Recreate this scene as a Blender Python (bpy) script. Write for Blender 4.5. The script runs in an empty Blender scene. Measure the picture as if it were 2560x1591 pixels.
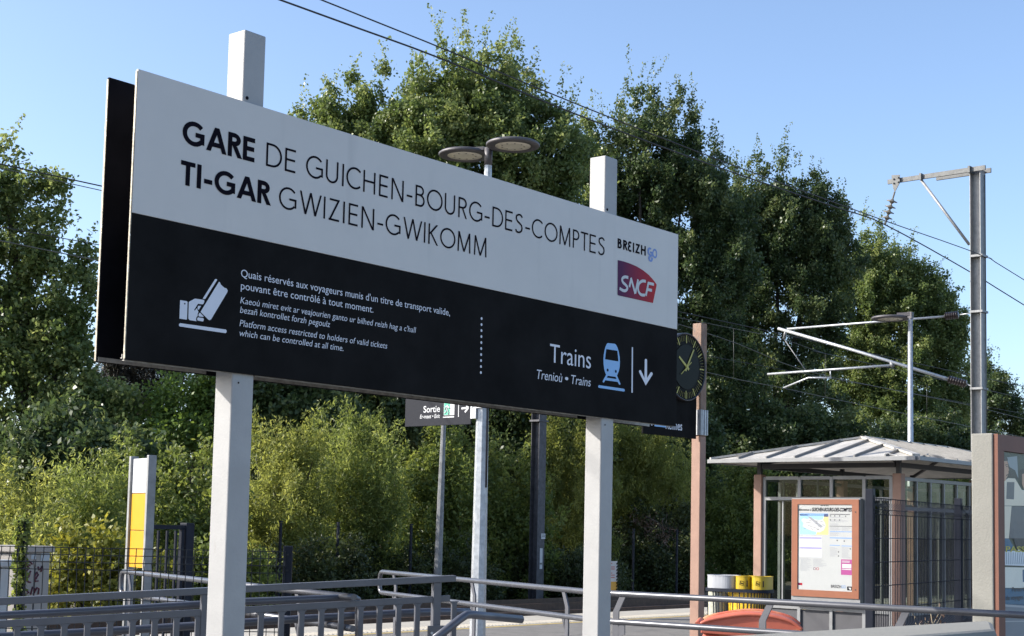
import bpy, math, random
import numpy as np
from mathutils import Vector, Matrix

# ------------------------------------------------------------------ camera, sky, sun, exposure
S = bpy.context.scene
random.seed(7)
rng = np.random.default_rng(11)
F_PX, PPY, PITCH, ROLL, EYE = 3677.46, 1003.36, .0853, .0211, 1.65
cp, sp_ = math.cos(PITCH), math.sin(PITCH)
cF = Vector((0, cp, sp_)); _R = Vector((1, 0, 0)); _U = Vector((0, -sp_, cp))
cR = _R*math.cos(ROLL) + _U*math.sin(ROLL)
cU = -_R*math.sin(ROLL) + _U*math.cos(ROLL)
CAM = Vector((0, 0, EYE))
cd = bpy.data.cameras.new('camera'); cam = bpy.data.objects.new('camera', cd)
S.collection.objects.link(cam); S.camera = cam
cd.sensor_width = 36; cd.lens = 36*F_PX/2560; cd.shift_y = (PPY-795.5)/2560
cd.clip_start = .05; cd.clip_end = 3000
m3 = Matrix((cR, cU, -cF)).transposed()
cam.matrix_world = Matrix.Translation(CAM) @ m3.to_4x4()

SUN_EL = math.radians(29.5)
SUN_H = Vector((-1, .0, 0)).normalized()
SUN_DIR = SUN_H*math.cos(SUN_EL) + Vector((0, 0, math.sin(SUN_EL)))
w = bpy.data.worlds.new('World'); S.world = w; w.use_nodes = True
nt = w.node_tree; nt.nodes.clear()
sky = nt.nodes.new('ShaderNodeTexSky'); sky.sky_type = 'NISHITA'; sky.sun_disc = False
sky.sun_elevation = SUN_EL; sky.sun_rotation = math.atan2(SUN_H.x, SUN_H.y)
sky.air_density = .8; sky.dust_density = 1.6; sky.ozone_density = 1.9; sky.altitude = 50
bg = nt.nodes.new('ShaderNodeBackground'); bg.inputs['Strength'].default_value = .15
wo = nt.nodes.new('ShaderNodeOutputWorld')
nt.links.new(sky.outputs[0], bg.inputs[0]); nt.links.new(bg.outputs[0], wo.inputs[0])
sl = bpy.data.lights.new('sun', 'SUN'); sl.energy = 4.3; sl.angle = math.radians(.5); sl.color = (1, .945, .87)
so = bpy.data.objects.new('sun', sl); S.collection.objects.link(so)
so.rotation_euler = (-SUN_DIR).to_track_quat('-Z', 'Y').to_euler(); so.location = (-20, 0, 30)
S.view_settings.view_transform = 'Standard'; S.view_settings.look = 'None'
S.view_settings.gamma = 1; S.view_settings.use_curve_mapping = False
S.view_settings.exposure = 0.98
S.cycles.max_bounces = 8; S.cycles.transparent_max_bounces = 16

# ------------------------------------------------------------------ geometry of the view (photo pixel -> point on a real surface)
def ray(px, py): return (cF + cR*((px-1280)/F_PX) - cU*((py-PPY)/F_PX))
def at_Y(px, py, Y):
    d = ray(px, py); return CAM + d*(Y/d.y)
def at_z(px, py, z):
    d = ray(px, py); return CAM + d*((z-EYE)/d.z)
def at_plane(px, py, p, n):
    d = ray(px, py); return CAM + d*((p-CAM).dot(n)/d.dot(n))
def Yw(px, w_):
    k = (px-1280)/F_PX
    return w_/(.656-.755*k)      # the row stands parallel to the track
V = Vector
Z = V((0, 0, 1))
TH = math.radians(41)
AU = V((math.sin(TH), math.cos(TH), 0))       # along the track, away
AW = V((-math.cos(TH), math.sin(TH), 0))      # across the track, away
def uw(u, w_, z=0): return AU*u + AW*w_ + Z*z

# ------------------------------------------------------------------ materials
MATS = {}
def mat(name, col, rough=.5, metal=0, var=.12, scale=6, bump=0, bscale=60, stains=None, spec=.5):
    if name in MATS: return MATS[name]
    m = bpy.data.materials.new(name); m.use_nodes = True; MATS[name] = m
    n = m.node_tree.nodes; L = m.node_tree.links
    b = n['Principled BSDF']; b.inputs['Roughness'].default_value = rough; b.inputs['Metallic'].default_value = metal
    b.inputs['Specular IOR Level'].default_value = spec
    tc = n.new('ShaderNodeTexCoord')
    no = n.new('ShaderNodeTexNoise'); no.inputs['Scale'].default_value = scale; no.inputs['Detail'].default_value = 6
    no.inputs['Roughness'].default_value = .65
    L.new(tc.outputs['Object'], no.inputs['Vector'])
    rp = n.new('ShaderNodeValToRGB')
    c = V(col)
    rp.color_ramp.elements[0].position = .3; rp.color_ramp.elements[1].position = .7
    rp.color_ramp.elements[0].color = (*[x*(1-var) for x in col], 1)
    rp.color_ramp.elements[1].color = (*[min(1, x*(1+var)) for x in col], 1)
    L.new(no.outputs['Fac'], rp.inputs['Fac'])
    out = rp.outputs['Color']
    if stains:
        sc, scol, thr, stretch = stains
        mp = n.new('ShaderNodeMapping'); mp.inputs['Scale'].default_value = (1, 1, stretch)
        L.new(tc.outputs['Object'], mp.inputs['Vector'])
        n2 = n.new('ShaderNodeTexNoise'); n2.inputs['Scale'].default_value = sc; n2.inputs['Detail'].default_value = 8
        L.new(mp.outputs[0], n2.inputs['Vector'])
        r2 = n.new('ShaderNodeValToRGB'); r2.color_ramp.elements[0].position = thr; r2.color_ramp.elements[1].position = min(1, thr+.12)
        mx = n.new('ShaderNodeMixRGB'); mx.inputs['Color2'].default_value = (*scol, 1)
        L.new(n2.outputs['Fac'], r2.inputs['Fac']); L.new(r2.outputs['Color'], mx.inputs['Fac']); L.new(out, mx.inputs['Color1'])
        out = mx.outputs['Color']
    L.new(out, b.inputs['Base Color'])
    if bump:
        n3 = n.new('ShaderNodeTexNoise'); n3.inputs['Scale'].default_value = bscale; n3.inputs['Detail'].default_value = 4
        L.new(tc.outputs['Object'], n3.inputs['Vector'])
        bp = n.new('ShaderNodeBump'); bp.inputs['Strength'].default_value = bump; bp.inputs['Distance'].default_value = .02
        L.new(n3.outputs['Fac'], bp.inputs['Height']); L.new(bp.outputs[0], b.inputs['Normal'])
    return m

def leaf_mat(name, dark, mid, light, trans=.45, gloss=.5):
    m = bpy.data.materials.new(name); m.use_nodes = True
    n = m.node_tree.nodes; L = m.node_tree.links; n.clear()
    at = n.new('ShaderNodeAttribute'); at.attribute_name = 'tint'
    rp = n.new('ShaderNodeValToRGB'); rp.color_ramp.elements[0].color = (*dark, 1); rp.color_ramp.elements[1].color = (*light, 1)
    e = rp.color_ramp.elements.new(.5); e.color = (*mid, 1)
    L.new(at.outputs['Fac'], rp.inputs['Fac'])
    d = n.new('ShaderNodeBsdfPrincipled'); d.inputs['Roughness'].default_value = gloss
    d.inputs['Specular IOR Level'].default_value = .4
    t = n.new('ShaderNodeBsdfTranslucent')
    mx = n.new('ShaderNodeMixShader'); mx.inputs[0].default_value = trans
    hs = n.new('ShaderNodeHueSaturation'); hs.inputs['Hue'].default_value = .485; hs.inputs['Saturation'].default_value = 1.1; hs.inputs['Value'].default_value = 1.35
    L.new(rp.outputs[0], d.inputs['Base Color']); L.new(rp.outputs[0], hs.inputs['Color']); L.new(hs.outputs[0], t.inputs['Color'])
    o = n.new('ShaderNodeOutputMaterial')
    L.new(d.outputs[0], mx.inputs[1]); L.new(t.outputs[0], mx.inputs[2]); L.new(mx.outputs[0], o.inputs[0])
    return m

def glass_mat(name, tint, refl=.5):
    m = bpy.data.materials.new(name); m.use_nodes = True
    n = m.node_tree.nodes; L = m.node_tree.links; n.clear()
    tr = n.new('ShaderNodeBsdfTransparent'); tr.inputs[0].default_value = (*tint, 1)
    gl = n.new('ShaderNodeBsdfGlossy'); gl.inputs['Roughness'].default_value = .02; gl.inputs[0].default_value = (.9, .95, .95, 1)
    fr = n.new('ShaderNodeLayerWeight'); fr.inputs['Blend'].default_value = .5
    p5 = n.new('ShaderNodeMath'); p5.operation = 'POWER'; p5.inputs[1].default_value = 4.5
    mu = n.new('ShaderNodeMath'); mu.operation = 'MULTIPLY_ADD'; mu.inputs[1].default_value = refl; mu.inputs[2].default_value = .012*refl
    L.new(fr.outputs['Facing'], p5.inputs[0]); L.new(p5.outputs[0], mu.inputs[0])
    mx = n.new('ShaderNodeMixShader'); o = n.new('ShaderNodeOutputMaterial')
    L.new(mu.outputs[0], mx.inputs[0])
    L.new(tr.outputs[0], mx.inputs[1]); L.new(gl.outputs[0], mx.inputs[2]); L.new(mx.outputs[0], o.inputs[0])
    return m

def gradient_mat(name, c0, c1):
    m = mat(name, c0, .5, spec=.12)
    n = m.node_tree.nodes; L = m.node_tree.links
    tc = n.new('ShaderNodeTexCoord'); se = n.new('ShaderNodeSeparateXYZ'); rp = n.new('ShaderNodeValToRGB')
    rp.color_ramp.elements[0].color = (*c0, 1); rp.color_ramp.elements[1].color = (*c1, 1); rp.color_ramp.elements[0].position = .1
    L.new(tc.outputs['Generated'], se.inputs[0]); L.new(se.outputs[0], rp.inputs[0])
    L.new(rp.outputs[0], n['Principled BSDF'].inputs['Base Color'])
    return m

M_WHITEPAINT = mat('white_post_paint', (.325, .325, .32), .5, 0, .08, 5, .06, 90, stains=(26, (.25, .235, .21), .68, .35))
M_PANELW = mat('white_sign_panel', (.55, .525, .49), .42, 0, .035, 3, stains=(5, (.49, .47, .44), .62, .12))
M_PANELB = mat('black_sign_panel', (.013, .0128, .0130), .6, 0, .25, 4, spec=.012, stains=(30, (.05, .05, .05), .80, 1))
M_PANELIN = mat('dark_panel_back', (.006, .006, .008), .6, 0, .3, 5, spec=.02)
M_EDGE = mat('weathered_panel_edge', (.38, .34, .26), .6, .2, .5, 40, stains=(60, (.75, .73, .66), .6, 1))
M_RAILAL = mat('sign_aluminium_rail', (.30, .29, .27), .5, .4, .35, 20)
M_BLACKINK = mat('black_vinyl', (.008, .007, .012), .5, spec=.012)
M_WHITEINK = mat('white_vinyl', (.62, .64, .70), .4, 0, .04)
M_BLUEINK = mat('blue_vinyl', (.20, .42, .72), .4, 0, .05)
M_GOBLUE = mat('steel_blue_vinyl', (.13, .22, .50), .4)
M_SNCF = gradient_mat('purple_to_red_print', (.075, .010, .060), (.43, .014, .016))
M_GALV = mat('galvanised_steel', (.42, .44, .46), .45, .55, .22, 14, .04, 40, stains=(18, (.58, .59, .60), .6, .3))
M_GALVD = mat('weathered_galvanised_steel', (.20, .205, .21), .55, .5, .3, 10, .05, 50, stains=(14, (.33, .33, .33), .6, .2))
M_MAST = mat('grey_mast_steel', (.26, .265, .265), .55, .4, .2, 10, .04, 40, stains=(16, (.27, .27, .275), .62, .2))
M_ARM = mat('grey_bracket_steel', (.13, .135, .135), .6, .3, .25, 10, .04, 40)
M_DARKSTEEL = mat('dark_weathered_mast_steel', (.075, .074, .082), .6, .3, .4, 9, stains=(22, (.22, .22, .24), .66, .12))
M_RAIL = mat('grey_railing_paint', (.105, .108, .122), .38, .15, .12, 6, stains=(40, (.2, .2, .2), .74, 1))
M_TUBE = mat('grey_tube_paint', (.10, .105, .125), .3, .25, .1, 8)
M_TUBES = mat('grey_tube_steel', (.105, .108, .12), .27, .35, .12, 10)
M_FENCE = mat('anthracite_fence_coating', (.018, .021, .030), .5, 0, .2, 9, spec=.1)
M_FENCEL = mat('thin_fence_wire_coating', (.022, .025, .028), .45, .0, .2, 9, spec=.25)
M_ASPH = mat('pale_worn_asphalt', (.17, .162, .15), .9, 0, .22, 3, .5, 220, stains=(90, (.12, .115, .11), .6, 1))
M_CONC = mat('pale_concrete', (.36, .335, .285), .85, 0, .12, 4, .15, 120, stains=(6, (.42, .40, .36), .66, 1))
M_CONCW = mat('painted_concrete', (.22, .216, .192), .85, 0, .08, 3, .15, 70, stains=(9, (.33, .32, .29), .72, .5))
M_YELLOWLINE = mat('worn_yellow_line', (.50, .37, .13), .8, 0, .25, 12)
M_BALLAST = mat('track_ballast', (.085, .08, .075), .95, 0, .5, 18, .9, 30)
M_SOIL = mat('dry_ground', (.12, .10, .07), .95, 0, .4, 2, .5, 20)
M_STEELRAIL = mat('rusty_rail_steel', (.10, .06, .04), .6, .4, .3, 10)
M_BARK = mat('grey_brown_bark', (.06, .05, .04), .9, 0, .45, 14, .5, 30)
M_PINKPOST = mat('faded_pink_paint', (.28, .165, .12), .6, 0, .12, 5, .1, 60, stains=(30, (.30, .20, .15), .68, .4))
M_RUSTPOST = mat('weathered_rust_paint', (.235, .145, .10), .7, 0, .28, 8, .3, 70, stains=(30, (.17, .125, .10), .52, .3))
M_ALU = mat('grey_aluminium_frame', (.22, .225, .23), .5, .4, .1, 6)
M_GREYPANEL = mat('grey_infill_panel', (.065, .065, .072), .7, 0, .1, 6)
M_ORANGE = mat('rust_orange_frame_paint', (.23, .078, .036), .45, 0, .08, 6)
M_BROWNF = mat('brown_frame_paint', (.15, .055, .032), .6, 0, .1, 6)
M_ROOF = mat('pale_weathered_roof', (.43, .41, .37), .6, .1, .22, 4, .1, 30, stains=(10, (.30, .27, .22), .62, 1))
M_ROOFD = mat('grey_roof_seam', (.20, .195, .185), .5, .3, .15, 8)
M_DARK = mat('dark_beam_paint', (.03, .03, .035), .55, 0, .2, 8)
M_WHITEP = mat('white_plastic', (.36, .37, .39), .4, 0, .05)
M_YELLOWP = mat('yellow_plastic', (.42, .29, .012), .4, 0, .06)
M_YELLOWS = mat('yellow_sign_panel', (.56, .29, .008), .4, 0, .04)
M_REDP = mat('faded_red_plastic', (.50, .125, .075), .5, 0, .12, 5, stains=(5, (.55, .26, .13), .56, 1))
M_BAGY = mat('yellow_bin_bag', (.80, .48, .03), .35, 0, .15, 30, .4, 25)
M_BAGC = mat('clear_bin_bag', (.42, .42, .33), .35, 0, .15, 30, .4, 25)
M_LAMPG = mat('grey_lamp_housing', (.085, .08, .085), .5, .2, .12, 8)
M_LENS = mat('cream_lamp_lens', (.66, .62, .50), .3, 0, .12, 30)
M_CERAM = mat('brown_ceramic', (.022, .014, .014), .3, 0, .2, 10)
M_CERAMG = mat('pale_ceramic', (.17, .16, .135), .35, 0, .3, 20)
M_WIRE = mat('dark_copper_wire', (.035, .033, .035), .5, .4, .2, 10)
M_WIREP = mat('pale_wire', (.11, .11, .10), .45, .5, .2, 10)
M_CLOCKY = mat('yellow_clock_marks', (.40, .36, .06), .45)
M_CLOCKF = mat('black_clock_face', (.004, .004, .004), .4, spec=.04)
M_CLOCKC = mat('black_clock_disc', (.006, .008, .007), .25, spec=.05)
M_SORTIE = mat('charcoal_sign_panel', (.020, .022, .029), .55, 0, .06, spec=.10)
M_GREEN = mat('green_exit_print', (.05, .42, .26), .4)
M_WHITE = mat('clean_white', (.50, .51, .52), .4, 0, .03)
M_PAPER = mat('poster_paper', (.42, .425, .43), .35, 0, .03)
M_CAB = mat('beige_cabinet', (.30, .275, .245), .6, 0, .06, 4, stains=(10, (.3, .28, .26), .7, .4))
M_CABW = mat('pale_grey_cabinet', (.36, .40, .42), .5, 0, .06, 4)
M_GRAF = mat('maroon_spray_paint', (.10, .012, .03), .5)
M_GLASS = glass_mat('dark_shelter_glass', (.62, .66, .62), .5)
M_GLASSR = glass_mat('reflective_side_glass', (.62, .66, .60), .7)
M_POSTGL = glass_mat('poster_glass', (.97, .975, .97), .08)
def flat(name, col, rough=.45): return mat(name, col, rough, 0, .04)

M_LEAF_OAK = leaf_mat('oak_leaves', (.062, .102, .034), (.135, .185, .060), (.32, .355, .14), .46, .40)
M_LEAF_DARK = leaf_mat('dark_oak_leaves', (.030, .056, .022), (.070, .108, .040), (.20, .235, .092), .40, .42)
M_LEAF_WILLOW = leaf_mat('willow_leaves', (.125, .155, .042), (.22, .25, .07), (.38, .395, .13), .6)
M_LEAF_SALLOW = leaf_mat('sallow_leaves', (.10, .138, .038), (.185, .23, .065), (.34, .375, .12), .58)
M_LEAF_BUSH = leaf_mat('bush_leaves', (.075, .108, .030), (.145, .19, .05), (.28, .31, .085), .52)
M_LEAF_HEDGE = leaf_mat('hedge_leaves', (.024, .036, .014), (.050, .068, .024), (.12, .14, .044), .36)  # also paints the shade along the hedge foot
M_LEAF_PINE = leaf_mat('brown_pine_needles', (.018, .016, .012), (.035, .032, .022), (.062, .056, .038), .12)
M_LEAF_LIGHT = leaf_mat('light_green_leaves', (0.0595, 0.1012, 0.0214), (0.1190, 0.1890, 0.0420), (0.2310, 0.3080, 0.0770), .4)
M_LEAF_YEL = leaf_mat('yellowing_leaves', (0.0829, 0.0994, 0.0199), (0.1950, 0.2080, 0.0390), (0.4004, 0.3718, 0.0715), .4)
M_DRYLEAF = leaf_mat('dry_brown_leaves', (.05, .03, .02), (.10, .06, .04), (.17, .11, .07), .2)

# ------------------------------------------------------------------ mesh builder
ORG = {}
class MB:
    def __init__(s): s.v = []; s.f = []; s.m = []; s.mi = 0; s.sm = []; s.smooth = False
    def add(s, vs, fs, smooth=None):
        o = len(s.v); s.v += [V(p) for p in vs]
        for f in fs:
            s.f.append([o+i for i in f]); s.m.append(s.mi); s.sm.append(s.smooth if smooth is None else smooth)
        return s
    def para(s, o, a, b, c):       # box from a corner and three edge vectors
        o = V(o)
        vs = [o, o+a, o+a+b, o+b, o+c, o+a+c, o+a+b+c, o+b+c]
        fs = [(0, 3, 2, 1), (4, 5, 6, 7), (0, 1, 5, 4), (1, 2, 6, 5), (2, 3, 7, 6), (3, 0, 4, 7)]
        if a.cross(b).dot(c) < 0: fs = [tuple(reversed(f)) for f in fs]
        return s.add(vs, fs)
    def box(s, c, a, b, h):        # centre + three full-size edge vectors
        return s.para(V(c)-a/2-b/2-h/2, a, b, h)
    def prism(s, pts, vec):
        n = len(pts); pts = [V(p) for p in pts]
        nn = V((0, 0, 0))
        for i in range(n): nn += pts[i].cross(pts[(i+1) % n])
        fl = nn.dot(vec) > 0
        vs = pts + [p+vec for p in pts]
        A = list(range(n)); B = [n+i for i in range(n)]
        fs = [A[::-1] if fl else A, B if fl else B[::-1]]
        for i in range(n):
            j = (i+1) % n
            fs.append((i, j, n+j, n+i) if fl else (j, i, n+i, n+j))
        return s.add(vs, fs)
    def ngon(s, pts): return s.add(pts, [list(range(len(pts)))])
    def tube(s, path, r, n=10, cap=True, smooth=True):
        path = [V(p) for p in path]; k = len(path)
        rs = r if isinstance(r, (list, tuple)) else [r]*k
        ts = []
        for i in range(k):
            a = path[max(0, i-1)]; b = path[min(k-1, i+1)]; ts.append((b-a).normalized())
        x = ts[0].orthogonal().normalized(); vs = []
        for i in range(k):
            x = (x - ts[i]*x.dot(ts[i])).normalized(); y = ts[i].cross(x)
            for j in range(n):
                a = 2*math.pi*j/n; vs.append(path[i] + (x*math.cos(a)+y*math.sin(a))*rs[i])
        fs = []
        for i in range(k-1):
            for j in range(n):
                j2 = (j+1) % n; fs.append((i*n+j, i*n+j2, (i+1)*n+j2, (i+1)*n+j))
        s.add(vs, fs, smooth)
        if cap:
            o = len(s.v)-len(vs)
            s.f.append([o+j for j in range(n)][::-1]); s.m.append(s.mi); s.sm.append(False)
            s.f.append([o+(k-1)*n+j for j in range(n)]); s.m.append(s.mi); s.sm.append(False)
        return s
    def lathe(s, c, prof, axis=Z, n=32, smooth=True):   # prof: (radius, height) list
        x = axis.orthogonal().normalized(); y = axis.cross(x); vs = []
        for (r, h) in prof:
            for j in range(n):
                a = 2*math.pi*j/n; vs.append(V(c)+axis*h+(x*math.cos(a)+y*math.sin(a))*r)
        fs = []
        for i in range(len(prof)-1):
            for j in range(n):
                j2 = (j+1) % n; fs.append((i*n+j, i*n+j2, (i+1)*n+j2, (i+1)*n+j))
        fs.append(list(range(n))[::-1]); fs.append([(len(prof)-1)*n+j for j in range(n)])
        s.add(vs, fs[:-2], smooth); s2 = len(s.v)-len(vs)
        for f in fs[-2:]: s.f.append([s2+i for i in f]); s.m.append(s.mi); s.sm.append(False)
        return s
    def build(s, name, mats, parent=None, bevel=0, org=None):
        me = bpy.data.meshes.new(name)
        if parent is not None: o0 = ORG[parent.name]
        elif org is not None: o0 = V(org)
        else:
            xs = [p.x for p in s.v]; ys = [p.y for p in s.v]; o0 = V(((min(xs)+max(xs))/2, (min(ys)+max(ys))/2, min(p.z for p in s.v)))
        me.from_pydata([tuple(p-o0) for p in s.v], [], s.f)
        for mm in (mats if isinstance(mats, (list, tuple)) else [mats]): me.materials.append(mm)
        me.polygons.foreach_set('material_index', s.m); me.polygons.foreach_set('use_smooth', s.sm)
        me.update()
        o = bpy.data.objects.new(name, me); S.collection.objects.link(o)
        if parent is not None: o.parent = parent
        else: o.location = o0
        ORG[o.name] = o0
        if bevel:
            b = o.modifiers.new('bevel', 'BEVEL'); b.width = bevel; b.segments = 2; b.limit_method = 'ANGLE'; b.angle_limit = math.radians(40)
        return o
def thing(name, loc, label, cat, group=None):
    o = bpy.data.objects.new(name, None); S.collection.objects.link(o); o.location = loc; o.empty_display_size = .2
    ORG[o.name] = V(loc); o['label'] = label; o['category'] = cat
    if group: o['group'] = group
    return o
def tag(o, label, cat, group=None):
    o['label'] = label; o['category'] = cat
    if group: o['group'] = group
    return o
def structure(o): o['kind'] = 'structure'; return o
def dup(root, loc, label):
    r = root.copy(); S.collection.objects.link(r); r.location = loc; r['label'] = label; ORG[r.name] = V(loc)
    for ch in list(root.children):
        c = ch.copy(); S.collection.objects.link(c); c.parent = r
        for g in ch.children:
            d = g.copy(); S.collection.objects.link(d); d.parent = c
    return r
def catmull(pts, n=8):
    out = []; P = [V(p) for p in pts]
    for i in range(len(P)-1):
        p0 = P[max(0, i-1)]; p1 = P[i]; p2 = P[i+1]; p3 = P[min(len(P)-1, i+2)]
        for k in range(n):
            t = k/n
            out.append(.5*((2*p1)+(p2-p0)*t+(2*p0-5*p1+4*p2-p3)*t*t+(3*p1-p0-3*p2+p3)*t*t*t))
    out.append(P[-1]); return out

# ------------------------------------------------------------------ lettering
_tc = {}
def text2d(body, shear=0, offset=0):
    key = (body, shear, offset)
    if key in _tc: return _tc[key]
    c = bpy.data.curves.new('t', 'FONT'); c.body = body; c.size = 1; c.shear = shear; c.offset = offset; c.resolution_u = 4
    o = bpy.data.objects.new('t', c); S.collection.objects.link(o)
    dg = bpy.context.evaluated_depsgraph_get(); e = o.evaluated_get(dg); me = e.to_mesh()
    vs = [(v.co.x, v.co.y) for v in me.vertices]; fs = [tuple(p.vertices) for p in me.polygons]
    e.to_mesh_clear(); bpy.data.objects.remove(o); bpy.data.curves.remove(c)
    _tc[key] = (vs, fs); return vs, fs
_capv, _ = text2d('H'); CAPH = max(y for x, y in _capv)
def put_text(mb, body, o, ax, az, width, cap, n, shear=0, offset=0, lift=.0015):
    """ink of body from o (left end of the baseline) along ax; width = ink width, cap = capital height; n = outward normal"""
    vs, fs = text2d(body, shear, offset)
    x0 = min(x for x, y in vs); x1 = max(x for x, y in vs)
    k = width/(x1-x0); q = cap/CAPH
    pts = [V(o)+ax*((x-x0)*k)+az*(y*q)+n*lift for x, y in vs]
    # keep face winding towards n
    f2 = []
    for f in fs:
        a, b, c = pts[f[0]], pts[f[1]], pts[f[2]]
        f2.append(f if (b-a).cross(c-a).dot(n) > 0 else tuple(reversed(f)))
    mb.add(pts, f2)

def arc(cx, cy, rx, ry, a0, a1, n=18):
    return [(cx+rx*math.cos(math.radians(a0+(a1-a0)*i/n)), cy+ry*math.sin(math.radians(a0+(a1-a0)*i/n))) for i in range(n+1)]
def glyph(ch, h):
    """geometric capitals, height 1; returns (advance width, strokes); a stroke is ('S', polyline) or ('D', x0,y0,x1,y1)"""
    t = 1-h
    if ch == 'G': return .96, [('S', arc(.5, .5, .5-h, .5-h, 42, 318)+[]), ('S', [(.56, .47), (.93-h, .47), (.93-h, .13)]) if False else ('S', [(.55, .48), (.94-h, .48)]), ('S', [(.94-h, .48+h), (.94-h, .13)])]
    if ch == 'A': return .84, [('D', .07, 0, .42, 1), ('D', .77, 0, .42, 1), ('S', [(.2, .29), (.64, .29)])]
    if ch == 'R': return .60, [('S', [(h, 0), (h, 1)]), ('S', [(h, t), (.28, t)]+arc(.28, .73, .27-h+.02, .27-h, 90, -90, 14)+[(h, .46+h)]), ('D', .55, 0, .30, .47)]
    if ch == 'E': return .56, [('S', [(h, 0), (h, 1)]), ('S', [(h, t), (.54, t)]), ('S', [(h, .52), (.51, .52)]), ('S', [(h, h), (.54, h)])]
    if ch == 'D': return .80, [('S', [(h, 0), (h, 1)]), ('S', [(h, t), (.30, t)]+arc(.30, .5, .49-h, .5-h, 90, -90, 20)+[(h, h)])]
    if ch == 'U': return .70, [('S', [(h, 1), (h, .34)]+arc(.35, .34, .35-h, .34-h, 180, 360, 18)+[(.70-h, 1)])]
    if ch == 'I': return 2*h, [('S', [(h, 0), (h, 1)])]
    if ch == 'C': return .86, [('S', arc(.5, .5, .5-h, .5-h, 46, 314))]
    if ch == 'H': return .72, [('S', [(h, 0), (h, 1)]), ('S', [(.72-h, 0), (.72-h, 1)]), ('S', [(h, .53), (.72-h, .53)])]
    if ch == 'N': return .76, [('S', [(h, 0), (h, 1)]), ('S', [(.76-h, 0), (.76-h, 1)]), ('D', .76-h*1.2, 0, h*1.2, 1)]
    if ch == '-': return .36, [('S', [(0, .37), (.36, .37)])]
    if ch == 'B': return .60, [('S', [(h, 0), (h, 1)]), ('S', [(h, t), (.29, t)]+arc(.29, .755, .25-h, .245-h, 90, -90, 12)+[(h, .51+h)]), ('S', [(h, .51+h-.001), (.31, .51+h-.001)]+arc(.31, .2725+h/2, .29-h, .2725-h/2, 90, -90, 14)+[(h, h)])]
    if ch == 'O': return 1.04, [('S', arc(.52, .5, .52-h, .505-h, 0, 360, 40))]
    if ch == 'S': return .56, [('S', catmull([V((x, y, 0)) for x, y in [(.51, .84), (.42, .93), (.28, 1-h), (.10, .88), (.065, .74), (.16, .60), (.32, .52), (.46, .42), (.505, .27), (.44, .12), (.28, h), (.12, .06), (.03, .17)]], 4))]
    if ch == 'M': return .92, [('D', h+.01, 0, .09, 1), ('D', .91-h, 0, .83, 1), ('D', .46, .02, .09, 1), ('D', .46, .02, .83, 1)]
    if ch == 'P': return .54, [('S', [(h, 0), (h, 1)]), ('S', [(h, t), (.25, t)]+arc(.25, .72, .28-h, .28-h, 90, -90, 14)+[(h, .44+h)])]
    if ch == 'T': return .62, [('S', [(.31, 0), (.31, 1-h)]), ('S', [(0, t), (.62, t)])]
    if ch == 'W': return 1.22, [('D', .34, 0, .05, 1), ('D', .34, 0, .61, 1), ('D', .88, 0, .61, 1), ('D', .88, 0, 1.17, 1)]
    if ch == 'Z': return .62, [('S', [(.04, t), (.58, t)]), ('D', .05, .0, .57, 1), ('S', [(0, h), (.60, h)])]
    if ch == 'K': return .64, [('S', [(h, 0), (h, 1)]), ('D', .09, .50, .56, 1), ('D', .60, 0, .17, .56)]
    if ch == ' ': return .30, []
    if ch == 'F': return .52, [('S', [(h, 0), (h, 1)]), ('S', [(h, t), (.52, t)]), ('S', [(h, .5), (.46, .5)])]
    if ch == 'e': return .50, [('S', catmull([V((x, y, 0)) for x, y in [(.46, .86), (.33, .94), (.16, .90), (.08, .74), (.18, .57), (.36, .53)]], 4)), ('S', catmull([V((x, y, 0)) for x, y in [(.36, .53), (.16, .50), (.05, .32), (.12, .12), (.30, .05), (.48, .13)]], 4))]
    if ch == 'g': return .66, [('S', arc(.33, .56, .30-h, .44-h, 50, 300, 18)), ('S', [(.36, .50), (.60, .50), (.60, .10)]), ('S', arc(.42, -.16, .18, .24, 60, 400, 18))]
    raise KeyError(ch)
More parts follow.
